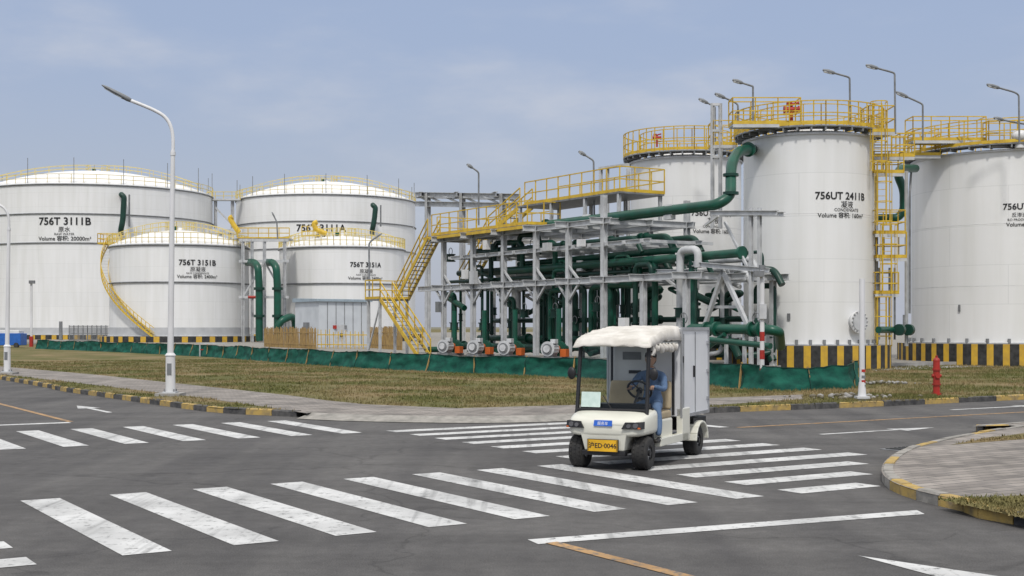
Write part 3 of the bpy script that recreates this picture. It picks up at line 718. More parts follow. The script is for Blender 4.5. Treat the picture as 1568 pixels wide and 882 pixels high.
mb.stair(W(62.5, 37.9, 7.2), W(59.2, 37.9, 8.5), .8, sd, yel, gald, .026)
mb.hexa([W(59.2, 37.3, 8.42), W(50, 37.3, 8.42), W(50, 40, 8.42), W(59.2, 40, 8.42)], [W(59.2, 37.3, 8.5), W(50, 37.3, 8.5), W(50, 40, 8.5), W(59.2, 40, 8.5)], gald)
mb.rail([W(58.4, 37.3, 8.5), W(50, 37.3, 8.5), W(50, 40, 8.5), W(59.2, 40, 8.5)], yel, 1.2, 1.0, .026)
for s_ in (59, 56, 53, 50.2):
    for v_ in (37.4, 39.9): mb.ibeam(W(s_, v_, 7.1), W(s_, v_, 8.42), .15, .15, gal)
mb.stair(W(66.8, 38.5, 4.4), W(63.5, 38.5, 7.2), .8, sd, yel, gald, .026)
mb.obj('steel_staircase')

def flange(mb, p, d, r, m): d = Vector(d).normalized(); mb.cyl(p - d * .06, p + d * .06, r, m, 18)
mb = MB()
mb.tube([at(835, 345, 37), at(1098, 313.5, 37) , P(1119, 300, 56), P(1119, 252, 57), P(1130, 231, 58.3), P(1155, 229, 61)], .235, green, 16, .8)
flange(mb, P(1119, 296, 56), (0, 0, 1), .34, green2); flange(mb, P(1119, 268, 56.6), (0, 0, 1), .34, green2); flange(mb, P(1146, 229, 60), (.4, 1, 0), .34, green)
flange(mb, at(836, 345, 37), W(1, 0), .32, green)
for x, y in ((898, 337.5), (1025, 322)):
    mb.beam(at(x, y - 9, 36.95), at(x, y + 9, 36.95), .5, .14, white); mb.box(at(x, y + 11, 37), (.3, .5, .2), gal, rad(32))
mb.obj('green_pipeline')
mb = MB()
mb.tube([at(780, 414.5, 37), at(1060, 393.5, 37), at(1137, 387, 37)], .19, green, 16, .3); flange(mb, at(1136, 387, 37), W(1, 0), .28, green)
mb.tube([at(795, 405, 37.8), at(1020, 384, 37.8), at(1062, 384, 37.6), at(1062, 500, 37.6)], .16, green, 12, .6)
mb.tube([at(1060, 390, 37), at(1060, 505, 36.8)], .15, green, 12); flange(mb, at(1060, 408, 37), (0, 0, 1), .23, green2); flange(mb, at(1060, 470, 37), (0, 0, 1), .23, green2)
mb.tube([at(1003, 398, 37), at(1003, 440, 37), at(1003, 512, 37)], .15, green, 12); flange(mb, at(1003, 410, 37), (0, 0, 1), .23, green2)
mb.tube([at(978, 400, 37), at(978, 425, 37), at(970, 436, 37), at(930, 436, 37), at(930, 500, 37.5)], .18, green, 12, .5)
for x, y in ((888, 407), (1040, 395)): mb.beam(at(x, y - 8, 36.95), at(x, y + 8, 36.95), .42, .12, white)
mb.obj('green_pipeline')
mb = MB()
mb.tube([at(1052, 520, 35.2), at(1056, 503, 35.2), at(1180, 505, 35.2), at(1193, 508, 35.5), at(1195, 530, 36.5)], .2, green, 16, .4)
for x in (1083, 1098, 1152, 1165): flange(mb, at(x, 504, 35.2), W(1, 0), .31, green)
mb.cyl(at(1090, 504, 35.2), at(1090, 486, 35.2), .09, green, 10); mb.cyl(at(1158, 504, 35.2), at(1158, 490, 35.2), .09, green, 10)
for x in (1047, 1158):
    c_ = at(x, 487, 35.1); l = [c_ + W(1, 0) * .22 * math.cos(t) + Vector((0, 0, .22 * math.sin(t))) for t in [k * math.pi / 8 for k in range(17)]]
    mb.tube(l, .025, gald, 6, caps=False); mb.beam(l[0], l[8], .03, .03, gald); mb.beam(l[4], l[12], .03, .03, gald); mb.cyl(c_, c_ - Vector((0, 0, .7)), .05, green2, 8)
mb.tube([at(1085, 520, 34.8), at(1180, 530, 34.8)], .12, green, 10); mb.tube([at(1080, 535, 35), at(1110, 512, 35)], .1, green, 10)
for x in (1075, 1112, 1140): mb.beam(at(x, 508, 35.2), Vector((at(x, 508, 35.2).x, at(x, 508, 35.2).y, .15)), .12, .12, gal)
mb.obj('valve_manifold')

mb = MB()
def valve(p, r):
    mb.cyl(p - Vector((0, 0, .18)), p + Vector((0, 0, .18)), r * 1.35, green2, 12); mb.cyl(p - Vector((0, 0, .22)), p - Vector((0, 0, .16)), r * 1.7, green2, 12); mb.cyl(p + Vector((0, 0, .16)), p + Vector((0, 0, .22)), r * 1.7, green2, 12)
for i, s_ in enumerate(np.arange(66.5, 43, -1.15)):
    for rep in range(2):
        v_ = random.uniform(36.6, 41.5); r = random.choice([.08, .1, .13, .17]); m = random.choice([green, green2, green2, gal, green])
        zt = random.choice([4.6, 4.9, 5.4, 3.6, 3.9]); dv = random.uniform(-.8, .8)
        mb.tube([W(s_ + dv, v_ - random.uniform(.3, 1.6), .75), W(s_, v_, .75) if random.random() < .5 else W(s_, v_, .9), W(s_, v_, zt), W(s_ + random.choice([-1.2, 1.2]), v_, zt), W(s_ + random.choice([-1.2, 1.2]), v_, zt - .8)], r, m, 10, .35)
        valve(W(s_, v_, random.uniform(1.2, 3.2)), r)
for v_, z, r, s0, s1, m in [(37.6, 5.15, .17, 66, 47, green2), (38.3, 5.1, .12, 67, 45, green), (39.2, 5.2, .2, 67, 48, green2), (40.2, 5.1, .14, 66, 44, gal), (36.7, 6.15, .12, 62, 48, green2), (37.8, 6.2, .17, 63, 47, green), (39.4, 6.2, .15, 63, 47, green2), (37.2, 4.65, .1, 67, 46, green2), (38.8, 4.6, .13, 67, 43, gal), (40.6, 4.6, .16, 67, 43, green2),
                            (37, 1.0, .16, 66, 44, green2), (39, 1.4, .18, 66, 44, green), (41, 1.2, .2, 66, 44, green2), (40, 2.4, .14, 66, 44, green2)]:
    mb.tube([W(s0, v_, z), W(s1, v_, z), W(s1 - .5, v_, z - .7)], r, m, 10, .4)
    for k in range(3): flange(mb, W(random.uniform(s1, s0), v_, z), W(1, 0), r * 1.6, m)
for x, y0, y1 in [(722, 385, 445), (757, 372, 400), (770, 372, 420), (820, 372, 425), (795, 360, 400), (865, 440, 520), (843, 445, 520), (905, 440, 510)]:
    mb.tube([at(x, y1, 37), at(x, y0, 37), at(x + 30, y0 - 1, 37), at(x + 30, y1 - 10, 37)], .14, random.choice([green, green2]), 10, .4)
for x, y in [(757, 380), (815, 382), (690, 395), (740, 500), (850, 480), (880, 500), (915, 470), (803, 480)]:
    valve(at(x, y, 36.8), .17); c_ = at(x, y - 10, 36.7)
    l = [c_ + W(1, 0) * .2 * math.cos(t) + Vector((0, 0, .2 * math.sin(t))) for t in [k * math.pi / 6 for k in range(13)]]
    mb.tube(l, .02, gald, 5, caps=False)
mb.obj('process_pipework')
mb = MB()
for x, y, w, h in [(725, 425, .5, .7), (712, 420, .35, .5), (745, 375, .4, .5), (672, 470, .4, .6), (838, 378, .5, .4), (890, 372, .4, .35), (955, 500, .5, .8)]:
    mb.box(at(x, y, 35.8), (w, .25, h), random.choice([gal, lampg, white]), rad(-58))
mb.obj('junction_box')

pumpw = mat('pump_grey_white', (.60, .61, .62), (.45, .46, .47), .45, scale=5)
def pump(px, py):
    e = empty('pump', at(px, py, 34.2) * 1.0, 0); e.location.z = .3; e.rotation_euler = (0, 0, rad(-28)); mb = MB()
    mb.box((0, 0, .12), (.9, 1.9, .24), conc); mb.box((0, 0, .29), (.7, 1.7, .1), gald)
    mb.cyl((0, -.80, .72), (0, -.15, .72), .30, pumpw, 20)
    mb.cyl((0, -.88, .72), (0, -.80, .72), .24, gald, 20); mb.cyl((0, -.93, .72), (0, -.87, .72), .17, pumpw, 16); mb.cyl((0, -.82, .72), (0, -.76, .72), .35, pumpw, 20)
    for k in range(14):
        a = k * math.pi / 7; mb.box((.32 * math.cos(a), -.47, .72 + .32 * math.sin(a)), (.035, .5, .035), pumpw)
    mb.box((.2, -.5, 1.07), (.26, .3, .2), pumpw)
    mb.box((.40, .2, .52), (.3, .4, .36), orange); mb.cyl((0, -.1, .72), (0, .25, .72), .16, orange, 12)
    mb.cyl((0, .25, .72), (0, .55, .72), .36, green, 20); mb.tube([(0, .4, .9), (0, .4, 1.5), (0, .4, 2.6)], .13, green, 10); mb.tube([(0, .5, .72), (0, 1.2, .72)], .15, green, 10)
    mb.box((0, -.5, .42), (.45, .5, .2), gald); mb.obj('body', e, .01)
for x in (690, 736, 783): pump(x, 545)
pump(850, 545)

# ------------------------------------------------------------------ shed, fences at left
e = empty('equipment_shed'); mb = MB()
A = P(488, 0, 112); A.z = .12; B = P(566, 0, 115); B.z = .12; C_ = P(452, 0, 117); C_.z = .12; D_ = B + (C_ - A)
T = Vector((0, 0, 4.1)); mb.hexa([A, B, D_, C_], [A + T, B + T, D_ + T, C_ + T], mat('shed_wall', (.60, .63, .66), (.52, .55, .58), .5, scale=1))
n1 = (B - A).normalized(); n2 = (C_ - A).normalized()
mb.hexa([A - n1 * .2 - n2 * .2 + T, B + n1 * .2 - n2 * .2 + T, D_ + n1 * .2 + n2 * .2 + T, C_ - n1 * .2 + n2 * .2 + T], [A - n1 * .2 - n2 * .2 + T * 1.05, B + n1 * .2 - n2 * .2 + T * 1.05, D_ + n1 * .2 + n2 * .2 + T * 1.09, C_ - n1 * .2 + n2 * .2 + T * 1.09], mat('shed_roof', (.34, .42, .48), None, .5))
nf = Vector((n1.y, -n1.x, 0))
for k in range(1, 6): p = A.lerp(B, k / 6) + nf * .02; mb.beam(p + Vector((0, 0, .1)), p + T * .98, .04, .04, gald, nf)
p = A.lerp(B, .42) + nf * .04; mb.beam(p + Vector((0, 0, 0)), p + Vector((0, 0, 2.1)), 1.0, .04, gal, nf)
ng = Vector((n2.y, -n2.x, 0)); ng = -ng if ng.dot(Vector((0, -1, 0))) < 0 else ng
p = A.lerp(C_, .5) + ng * .04; mb.beam(p, p + Vector((0, 0, 2.3)), 1.4, .05, gald, ng)
for k, m in ((.3, red), (.5, gald), (.42, ink)): p = A.lerp(B, k) + nf * .07 + Vector((0, 0, 1.9 if k != .42 else 1.2)); mb.box(p, (.35, .05, .3), m)
mb.obj('walls', e)
mb = MB()
def pickets(px0, py0, px1, py1, step, h, m, w=.09):
    a, b = G(px0, py0, .12), G(px1, py1, .12); n = int((b - a).length / step)
    for i in range(n + 1):
        p = a.lerp(b, i / n); hh = h + random.uniform(-.1, .14); lean = Vector((random.uniform(-.05, .05), 0, hh)); mb.beam(p, p + lean, w * random.uniform(.6, 1.1), .04, m)
    for z in (.5, h * .8): mb.beam(a + Vector((0, 0, z)), b + Vector((0, 0, z)), .06, .08, m)
pickets(405, 534, 484, 538, .22, 1.8, bamboo, .13); pickets(566, 536, 615, 540, .22, 1.85, bamboo, .13); pickets(486, 537, 563, 538, .42, 1.6, yel, .06)
mb.obj('bamboo_fence')
mb = MB()
for x in np.arange(106, 168, 7): mb.beam(G(x, 524, .12), G(x, 524, .12) + Vector((0, 0, 2.1)), .1, .1, gald)
for z in (.3, 1.1, 2.0): mb.beam(G(106, 524, .12) + Vector((0, 0, z)), G(166, 524, .12) + Vector((0, 0, z)), .08, .08, gald)
for x in np.arange(106, 166, 1.6): mb.beam(G(x, 524, .12), G(x, 524, .12) + Vector((0, 0, 2.0)), .05, .05, gald)
mb.box(G(93, 523, .12) + Vector((0, 0, 1.3)), (.35, .35, 2.6), gald)
mb.obj('mesh_gate')
mb = MB(); p = G(15, 532, .12); mb.box(p + Vector((0, 0, .75)), (2.6, 1.6, 1.1), mat('blue_paint', (.03, .14, .5), None, .4)); mb.box(p + Vector((0, -.02, 1.45)), (2.2, 1.3, .3), white)
for x in (-.9, .9): mb.cyl(p + Vector((x, -.85, .22)), p + Vector((x, -.6, .22)), .24, stripeK, 16)
mb.obj('utility_trailer', None, .04)
mb = MB()
p = G(325, 546, .12)
for dx in (-.8, 0, .8): mb.beam(p + Vector((dx, 0, 0)), p + Vector((dx, 0, .9)), .07, .07, gal)
mb.beam(p + Vector((-.8, 0, .85)), p + Vector((.8, 0, .85)), .08, .08, gal); mb.beam(p + Vector((-.8, 0, .45)), p + Vector((.8, 0, .45)), .06, .06, red)
mb.obj('pipe_barrier')

# ------------------------------------------------------------------ street lamps and poles
def street_lamp(px, py, H):
    e = empty('street_lamp', G(px, py, .12)); k = H / 8.9
    mb = MB(); mb.box((0, 0, .04), (.7, .7, .08), conc); mb.box((0, 0, .10), (.36, .36, .04), gal)
    for x in (-.13, .13):
        for y in (-.13, .13): mb.cyl((x, y, .1), (x, y, .19), .02, gald, 6)
    mb.tube([(0, 0, .1), (0, 0, 1.15)], [.135, .13], lampw, 20); mb.tube([(0, 0, 1.13), (0, 0, 1.2)], [.155, .10], lampw, 20)
    mb.box((0, -.135, .75), (.12, .02, .32), lampg)
    mb.tube([(0, 0, 1.18), (0.07, 0, 7.0 * k)], [.088, .06], lampw, 16)
    pts = [(.07, 0, 6.9 * k), (.07, 0, 7.35 * k), (.0, 0, 7.7 * k), (-.16, 0, 7.95 * k), (-.42, 0, 8.12 * k), (-.75, 0, 8.27 * k), (-1.15, 0, 8.43 * k)]
    mb.tube(smooth_line(pts, 4), .05, lampw, 12); mb.cyl((.07, 0, 6.85 * k), (.07, 0, 6.95 * k), .075, lampw, 14)
    mb.obj('pole', e)
    mb = MB(); a = Vector((-1.1, 0, 8.41 * k)); d = Vector((-.86, 0, .46)).normalized(); up = Vector((.46, 0, .86)).normalized(); sd_ = Vector((0, 1, 0))
    secs = [(0, .055, .05), (.1, .075, .07), (.22, .12, .07), (.5, .15, .06), (.8, .13, .045), (.92, .06, .02)]
    vs = []; n = 12
    for t, w, h in secs:
        for j in range(n):
            an = 2 * math.pi * j / n; vs.append(a + d * t + sd_ * w * math.cos(an) + up * h * math.sin(an))
    fs = [(i * n + j, i * n + (j + 1) % n, (i + 1) * n + (j + 1) % n, (i + 1) * n + j) for i in range(len(secs) - 1) for j in range(n)] + [tuple(range(n))[::-1], tuple(range((len(secs) - 1) * n, len(secs) * n))]
    mb.add(vs, fs, lampg, True); mb.beam(a + d * .25 - up * .06, a + d * .8 - up * .05, .18, .03, lens, up)
    mb.obj('head', e)
street_lamp(261, 606, 8.75); street_lamp(11, 573, 7.6)

def marker(px, pyb, pyt, r, redstripe, name):
    b = G(px, pyb, .12); t = EYE + (HY - pyt) / F * b.y; mb = MB()
    mb.box(b + Vector((0, 0, .02)), (.3, .3, .05), conc)
    mb.cyl(b, (b.x, b.y, t), r, lampw, 14)
    if redstripe:
        z = .5
        for k in range(3): mb.cyl((b.x, b.y, z), (b.x, b.y, z + .28), r + .006, red, 14); z += .56
        mb.cyl((b.x, b.y, t), (b.x, b.y, t + .12), r * 1.5, gald, 12); mb.box((b.x - .12, b.y - .1, t - .15), (.3, .2, .18), gald)
        mb.box((b.x, b.y - .08, t - 1.3), (.22, .12, .45), gal)
    else:
        for z, m in ((.5, lampg), (.62, red), (.74, lampg), (.9, red)): mb.box((b.x + .02, b.y - .06, z), (.1, .03, .07), m)
        mb.box((b.x, b.y, .2), (.34, .34, .06), gal); mb.tube([(b.x, b.y, .12), (b.x, b.y, .6)], [r * 1.7, r * 1.2], lampw, 14)
    mb.obj(name)
marker(1167, 597, 412, .07, True, 'camera_pole'); marker(1320, 613, 427, .07, False, 'signpost')
b = G(48, 531, .12); mb = MB(); mb.cyl(b, b + Vector((0, 0, 6.2)), .11, lampw, 10); mb.box(b + Vector((0, 0, .5)), (.3, .3, 1), red); mb.box(b + Vector((.1, -.1, 6.2)), (.5, .35, .3), gald); mb.obj('camera_pole')
b = G(1434, 605, .12); mb = MB()
mb.cyl(b, b + Vector((0, 0, .06)), .13, red, 18); mb.cyl(b + Vector((0, 0, .06)), b + Vector((0, 0, .95)), .095, red, 18); mb.cyl(b + Vector((0, 0, .28)), b + Vector((0, 0, .33)), .12, red, 18); mb.cyl(b + Vector((0, 0, .7)), b + Vector((0, 0, .75)), .12, red, 18)
mb.ball((b.x, b.y, b.z + .97), .1, red, 14); mb.cyl(b + Vector((0, 0, 1.03)), b + Vector((0, 0, 1.12)), .035, red, 8)
mb.cyl(b + Vector((-.13, 0, .55)), b + Vector((.13, 0, .55)), .05, red, 12); mb.cyl(b + Vector((0, -.14, .55)), b + Vector((0, 0, .55)), .07, red, 12)
mb.obj('fire_hydrant')
mb = MB()
for (cx_, cy_, nn_) in ((1300, 609, 60), (1352, 589, 60)):
    for k in range(nn_):
        a = random.uniform(0, 6.28); r_ = abs(random.gauss(0, .55)); p = G(cx_, cy_, .12) + Vector((r_ * 1.6 * math.cos(a), r_ * .8 * math.sin(a), .03 + .08 * max(0, .8 - r_))); s_ = random.uniform(.03, .1)
        mb.ball(p, s_, random.choice([conc, soil]), 6, (random.uniform(.7, 1.3), random.uniform(.7, 1.3), .7))
mb.obj('rubble_pile')

# ------------------------------------------------------------------ utility cart
cart = empty('utility_cart', (1.5, 19.1, 0.004), rad(-25))
cream = mat('cart_body_cream', (.72, .71, .62), (.66, .65, .57), .28, scale=2, spec=.5)
boxw = mat('cart_box_white', (.74, .75, .77), (.66, .67, .69), .35, scale=1.5)
rub = mat('tyre_rubber', (.022, .022, .023), (.04, .038, .036), .8, scale=9)
bl = mat('black_plastic', (.018, .018, .02), None, .45); alu = mat('aluminium_trim', (.5, .51, .53), None, .35, .6)
cloth = mat('canopy_cloth', (.70, .67, .62), (.54, .51, .46), .9, scale=5, bump=.2, bscale=30)
seatm = mat('seat_vinyl', (.42, .34, .22), None, .6); blue = mat('blue_sticker', (.02, .12, .55), None, .4)
plateY = mat('plate_yellow', (.75, .42, .02), None, .45)
mb = MB()
secs = [(-.475, .44, .52, .66), (-.46, .50, .50, .71), (-.42, .545, .485, .745), (-.33, .575, .475, .785), (-.18, .595, .475, .825), (0, .60, .475, .855), (.12, .60, .475, .87), (.16, .59, .48, .87)]
n = 28; vs = []
for y, hw, z0, z1 in secs:
    zc, hz = (z0 + z1) / 2, (z1 - z0) / 2
    for j in range(n):
        a = 2 * math.pi * (j + .5) / n; ca, sa = math.cos(a), math.sin(a); p_ = .33
        X_ = hw * math.copysign(abs(ca) ** p_, ca); vs.append((X_, y + .05 * (abs(X_) / .6) ** 3, zc + hz * math.copysign(abs(sa) ** p_, sa)))
fs = [(i * n + j, (i + 1) * n + j, (i + 1) * n + (j + 1) % n, i * n + (j + 1) % n) for i in range(len(secs) - 1) for j in range(n)] + [tuple(range(n)), tuple(range((len(secs) - 1) * n, len(secs) * n))[::-1]]
mb.add(vs, fs, cream, True)
mb.obj('front_cowl', cart)
mb = MB()
mb.hexa([(-.30, -.42, .28), (.30, -.42, .28), (.30, .1, .28), (-.30, .1, .28)], [(-.35, -.465, .53), (.35, -.465, .53), (.35, .1, .53), (-.35, .1, .53)], cream)
mb.box((0, -.40, .245), (.66, .12, .07), bl)
mb.box((0, .9, .33), (1.02, 1.6, .06), bl); mb.box((0, 1.4, .26), (.5, 2.9, .1), bl)
mb.box((.57, .95, .36), (.10, 1.35, .12), cream); mb.box((-.57, .95, .36), (.10, 1.35, .12), cream)
mb.box((.57, 1.5, .55), (.10, .38, .5), cream); mb.box((-.57, 1.5, .55), (.10, .38, .5), cream)
mb.box((0, .14, .62), (1.1, .06, .5), bl)
mb.box((0, 2.45, .5), (1.1, .7, .2), bl)
for k in range(8):
    a0, a1 = math.pi * (k / 8), math.pi * ((k + 1) / 8)
    for sx in (-1, 1):
        mb.beam((sx * .54, 2.28 + .32 * math.cos(a0), .25 + .29 * math.sin(a0)), (sx * .54, 2.28 + .32 * math.cos(a1), .25 + .29 * math.sin(a1)), .22, .035, cream)
for sx in (-1, 1):
    mb.cyl((sx * .2, 0, .25), (sx * .45, 0, .232), .03, bl, 8); mb.cyl((sx * .1, 2.28, .25), (sx * .45, 2.28, .232), .045, bl, 8)
mb.obj('chassis', cart, .02)
mb = MB()
for x in (-.485, .485):
    for y in (0, 2.28):
        s_ = 1 if x > 0 else -1
        prof = [(.10, -.10), (.19, -.115), (.226, -.10), (.238, -.05), (.238, .05), (.226, .10), (.19, .115), (.10, .10)]
        vs = []; n = 32; y_ = y - (.12 if y == 0 else 0)
        for j in range(n):
            a = 2 * math.pi * j / n
            for r_, w in prof: vs.append((x + w, y_ + r_ * math.cos(a), .238 + r_ * math.sin(a)))
        m_ = len(prof); mb.add(vs, [(j * m_ + i, ((j + 1) % n) * m_ + i, ((j + 1) % n) * m_ + i + 1, j * m_ + i + 1) for j in range(n) for i in range(m_ - 1)], rub, True)
        mb.cyl((x - .08, y_, .238), (x + .08, y_, .238), .125, alu, 20); mb.cyl((x + s_ * .07, y_, .238), (x + s_ * .11, y_, .238), .045, bl, 12)
        for k in range(26):
            a = 2 * math.pi * k / 26
            for w in (-.065, 0, .065): mb.beam((x + w, y_ + .234 * math.cos(a + w * 2), .238 + .234 * math.sin(a + w * 2)), (x + w, y_ + .243 * math.cos(a + w * 2), .238 + .243 * math.sin(a + w * 2)), .045, .03, rub, (1, 0, 0))
        for k in range(6): a = k * math.pi / 3; mb.box((x + s_ * .085, y_ + .085 * math.cos(a), .238 + .085 * math.sin(a)), (.01, .03, .03), bl)
mb.obj('wheels', cart)
mb = MB()
for sx in (-1, 1):
    def q(x, z, y): return (sx * x, y, z)
    v_ = [q(.29, .60, -.515), q(.575, .60, -.46), q(.57, .70, -.435), q(.34, .695, -.49)]
    w_ = [(a, b + .14, c) for a, b, c in v_]
    if sx < 0: v_, w_ = v_[::-1], w_[::-1]
    mb.hexa([Vector(a) for a in w_], [Vector(a) for a in v_], bl)
    mb.cyl((sx * .49, -.482, .65), (sx * .49, -.40, .65), .036, dlens, 14); mb.cyl((sx * .395, -.51, .645), (sx * .395, -.42, .645), .03, dlens, 14)
    mb.box((sx * .545, -.475, .615), (.035, .02, .02), orange)
mb.hexa([(-.14, -.492, .635), (.14, -.492, .635), (.14, -.40, .635), (-.14, -.40, .635)], [(-.135, -.470, .715), (.135, -.470, .715), (.135, -.38, .715), (-.135, -.38, .715)], blue)
vs, fs = text_mesh('服务车', .055); mb.add([(v.x, -.4945 + (v.y + .015) * .275, .652 + v.y) for v in vs], fs, white)
mb.box((0, -.475, .355), (.47, .03, .18), bl); mb.box((0, -.494, .355), (.45, .01, .165), plateY)
for s0 in (-.215, .215): mb.box((s0, -.5, .355), (.006, .004, .15), ink)
vs, fs = text_mesh('沪ED·0046', .095, .002); mb.add([(v.x, -.5005, .322 + v.y) for v in vs], fs, ink)
mb.obj('front_trim', cart)
mb = MB()
A0, A1 = Vector((-.54, -.12, .84)), Vector((-.53, .0, 1.80)); B0, B1 = Vector((.54, -.12, .84)), Vector((.53, .0, 1.80))
for a, b in ((A0, A1), (B0, B1)): mb.tube([a - Vector((0, .02, .06)), a, b], .03, bl, 10)
mb.tube([A0, B0], .028, bl, 10); mb.tube([A1, B1], .028, bl, 10)
for x in (-.5, .5): mb.tube([(x, 1.22, .7), (x, 1.22, 1.82)], .022, bl, 8); mb.tube([(x, -.0, 1.8), (x, 1.25, 1.82)], .02, bl, 8)
mb.tube([(0, -.13, .86), (-.14, -.10, 1.05)], .008, bl, 6)
mb.obj('windscreen_frame', cart)
gm = bpy.data.materials.new('windscreen_glass'); t, N, L = nt(gm); o_ = N.new('ShaderNodeOutputMaterial'); tr_ = N.new('ShaderNodeBsdfTransparent'); gl = N.new('ShaderNodeBsdfGlossy'); gl.inputs['Roughness'].default_value = .03
fr = N.new('ShaderNodeFresnel'); fr.inputs[0].default_value = 1.35; mx_ = N.new('ShaderNodeMixShader'); tr_.inputs[0].default_value = (.78, .82, .81, 1)
L.new(fr.outputs[0], mx_.inputs[0]); L.new(tr_.outputs[0], mx_.inputs[1]); L.new(gl.outputs[0], mx_.inputs[2]); L.new(mx_.outputs[0], o_.inputs[0])
mb = MB(); mb.add([A0, B0, B1, A1], [(0, 1, 2, 3)], gm); mb.obj('windscreen', cart)
mb = MB(); yy = -.145
mb.add([(-.47, yy, .88), (-.17, yy, .88), (-.17, yy + .03, 1.10), (-.47, yy + .03, 1.10)], [(0, 1, 2, 3)], mat('paper_sheet', (.62, .74, .69), (.52, .65, .60), .7, scale=12)); mb.obj('permit_paper', cart)
mb = MB()
for sx in (-1, 1):
    mb.tube([(sx * .53, -.05, 1.30), (sx * .58, -.1, 1.37), (sx * .62, -.1, 1.39)], .012, bl, 6); mb.ball((sx * .635, -.1, 1.37), .08, bl, 16, (.85, .45, 1.15))
mb.obj('mirrors', cart)
mb = MB(); mb.box((0, .05, .88), (1.0, .26, .1), bl)
c_ = Vector((.27, .33, 1.12)); ax = Vector((0, -.75, -.66)).normalized(); s1 = Vector((1, 0, 0)); s2 = ax.cross(s1)
l = [c_ + (s1 * math.cos(t) + s2 * math.sin(t)) * .18 for t in [k * math.pi / 12 for k in range(25)]]
mb.tube(l, .018, bl, 8, caps=False); mb.cyl(c_, c_ + ax * .4, .022, bl, 8); mb.cyl(c_ - ax * .01, c_ + ax * .03, .045, bl, 12)
for k in (0, 2.1, 4.2): mb.beam(c_, c_ + (s1 * math.cos(k) + s2 * math.sin(k)) * .17, .025, .012, bl)
mb.obj('steering', cart)
mb = MB(); mb.box((0, .85, .52), (1.05, .55, .32), cream)
for x in (-.27, .27): mb.box((x, .83, .73), (.50, .52, .12), seatm); mb.hexa([(x - .24, 1.04, .80), (x + .24, 1.04, .80), (x + .24, 1.14, .80), (x - .24, 1.14, .80)], [(x - .22, 1.12, 1.22), (x + .22, 1.12, 1.22), (x + .22, 1.2, 1.22), (x - .22, 1.2, 1.22)], seatm)
mb.obj('seats', cart, .035)
mb = MB(); mb.box((0, 2.03, 1.35), (1.20, 1.44, 1.36), boxw); mb.obj('cargo_box', cart, .012)
mb = MB()
for sx in (-1, 1):
    X = sx * .602
    for y in (1.32, 2.74): mb.box((X, y, 1.35), (.03, .045, 1.38), alu)
    for z in (.68, 2.02): mb.box((X, 2.03, z), (.032, 1.44, .05), alu)
    mb.box((X, 2.02, 1.34), (.014, .018, 1.26), gald); mb.box((X, 1.42, 1.34), (.014, .018, 1.2), gald)
    mb.box((X + sx * .012, 1.93, 1.35), (.03, .03, .18), bl); mb.box((X + sx * .012, 1.36, 1.55), (.02, .04, .1), bl)
    for z in (.9, 1.34, 1.8): mb.box((X + sx * .008, 2.68, z), (.02, .09, .05), alu)
mb.box((0, 1.30, 1.99), (1.2, .03, .05), alu); mb.box((-.2, 1.3, 1.6), (.3, .01, .12), lampg); mb.box((.1, 1.3, 1.5), (.12, .01, .16), white); mb.box((-.15, 1.3, 1.35), (.2, .01, .05), ink)
mb.obj('cargo_box_trim', cart)
mb = MB(); nx, ny = 54, 54; vs = []
for i in range(nx + 1):
    for j in range(ny + 1):
        u_, w_ = i / nx * 2 - 1, j / ny; x = u_ * .605; y = -.15 + w_ * 1.46
        z = 1.86 + .08 * min(1, w_ * 2.2) + .115 * w_ + .02 * (1 - u_ * u_)
        edge = max(abs(u_) - .93, 0) / .07; fe = max(.05 - w_, 0) / .05; drop = max(edge, fe)
        z -= (.085 + .1 * w_) * drop
        r_ = noise.fractal(Vector((x * 4, y * 4, 1)), 1, 2, 4) ; r2 = 1 - abs(noise.noise(Vector((x * 5 + 4, y * 6, 3)))) * 2
        z += (.010 * r_ + .014 * r2 - .012); x += .008 * noise.noise(Vector((y * 9, u_ * 3, 7))); y += .012 * noise.noise(Vector((x * 9, 2, 7))) * (1 if w_ < .1 else .3)
        if drop > .5: z -= .014 * (1 + noise.noise(Vector((x * 8, y * 8, 5))))
        vs.append((x, y, z))
mb.add(vs, [(i * (ny + 1) + j, (i + 1) * (ny + 1) + j, (i + 1) * (ny + 1) + j + 1, i * (ny + 1) + j + 1) for i in range(nx) for j in range(ny)], cloth, True)
o = mb.obj('canopy_cover', cart); sm = o.modifiers.new('s', 'SOLIDIFY'); sm.thickness = .008
mb = MB(); mb.box((0, .56, 1.80), (1.14, 1.34, .07), cream); mb.obj('canopy_roof', cart, .02)
mb = MB()
for k in range(6):
    x0 = .58 + random.uniform(-.015, .02); y0 = .1 + k * .16
    mb.tube(smooth_line([(x0, y0, 1.80), (x0 + .02, y0 + .05, 1.755 + random.uniform(-.02, .015)), (x0 + .01, y0 + .12, 1.73 + random.uniform(-.03, .02)), (x0, y0 + .22, 1.78)], 4), [.022 + .022 * math.sin(math.pi * min(i, 12) / 12) for i in range(13)], cloth, 10)
for k in range(3): mb.tube(smooth_line([(.56, .05 + .04 * k, 1.80), (.58, .05 + .03 * k, 1.70), (.56, .02 + .05 * k, 1.64)], 4), .018, cloth, 8)
mb.obj('rolled_curtain', cart)

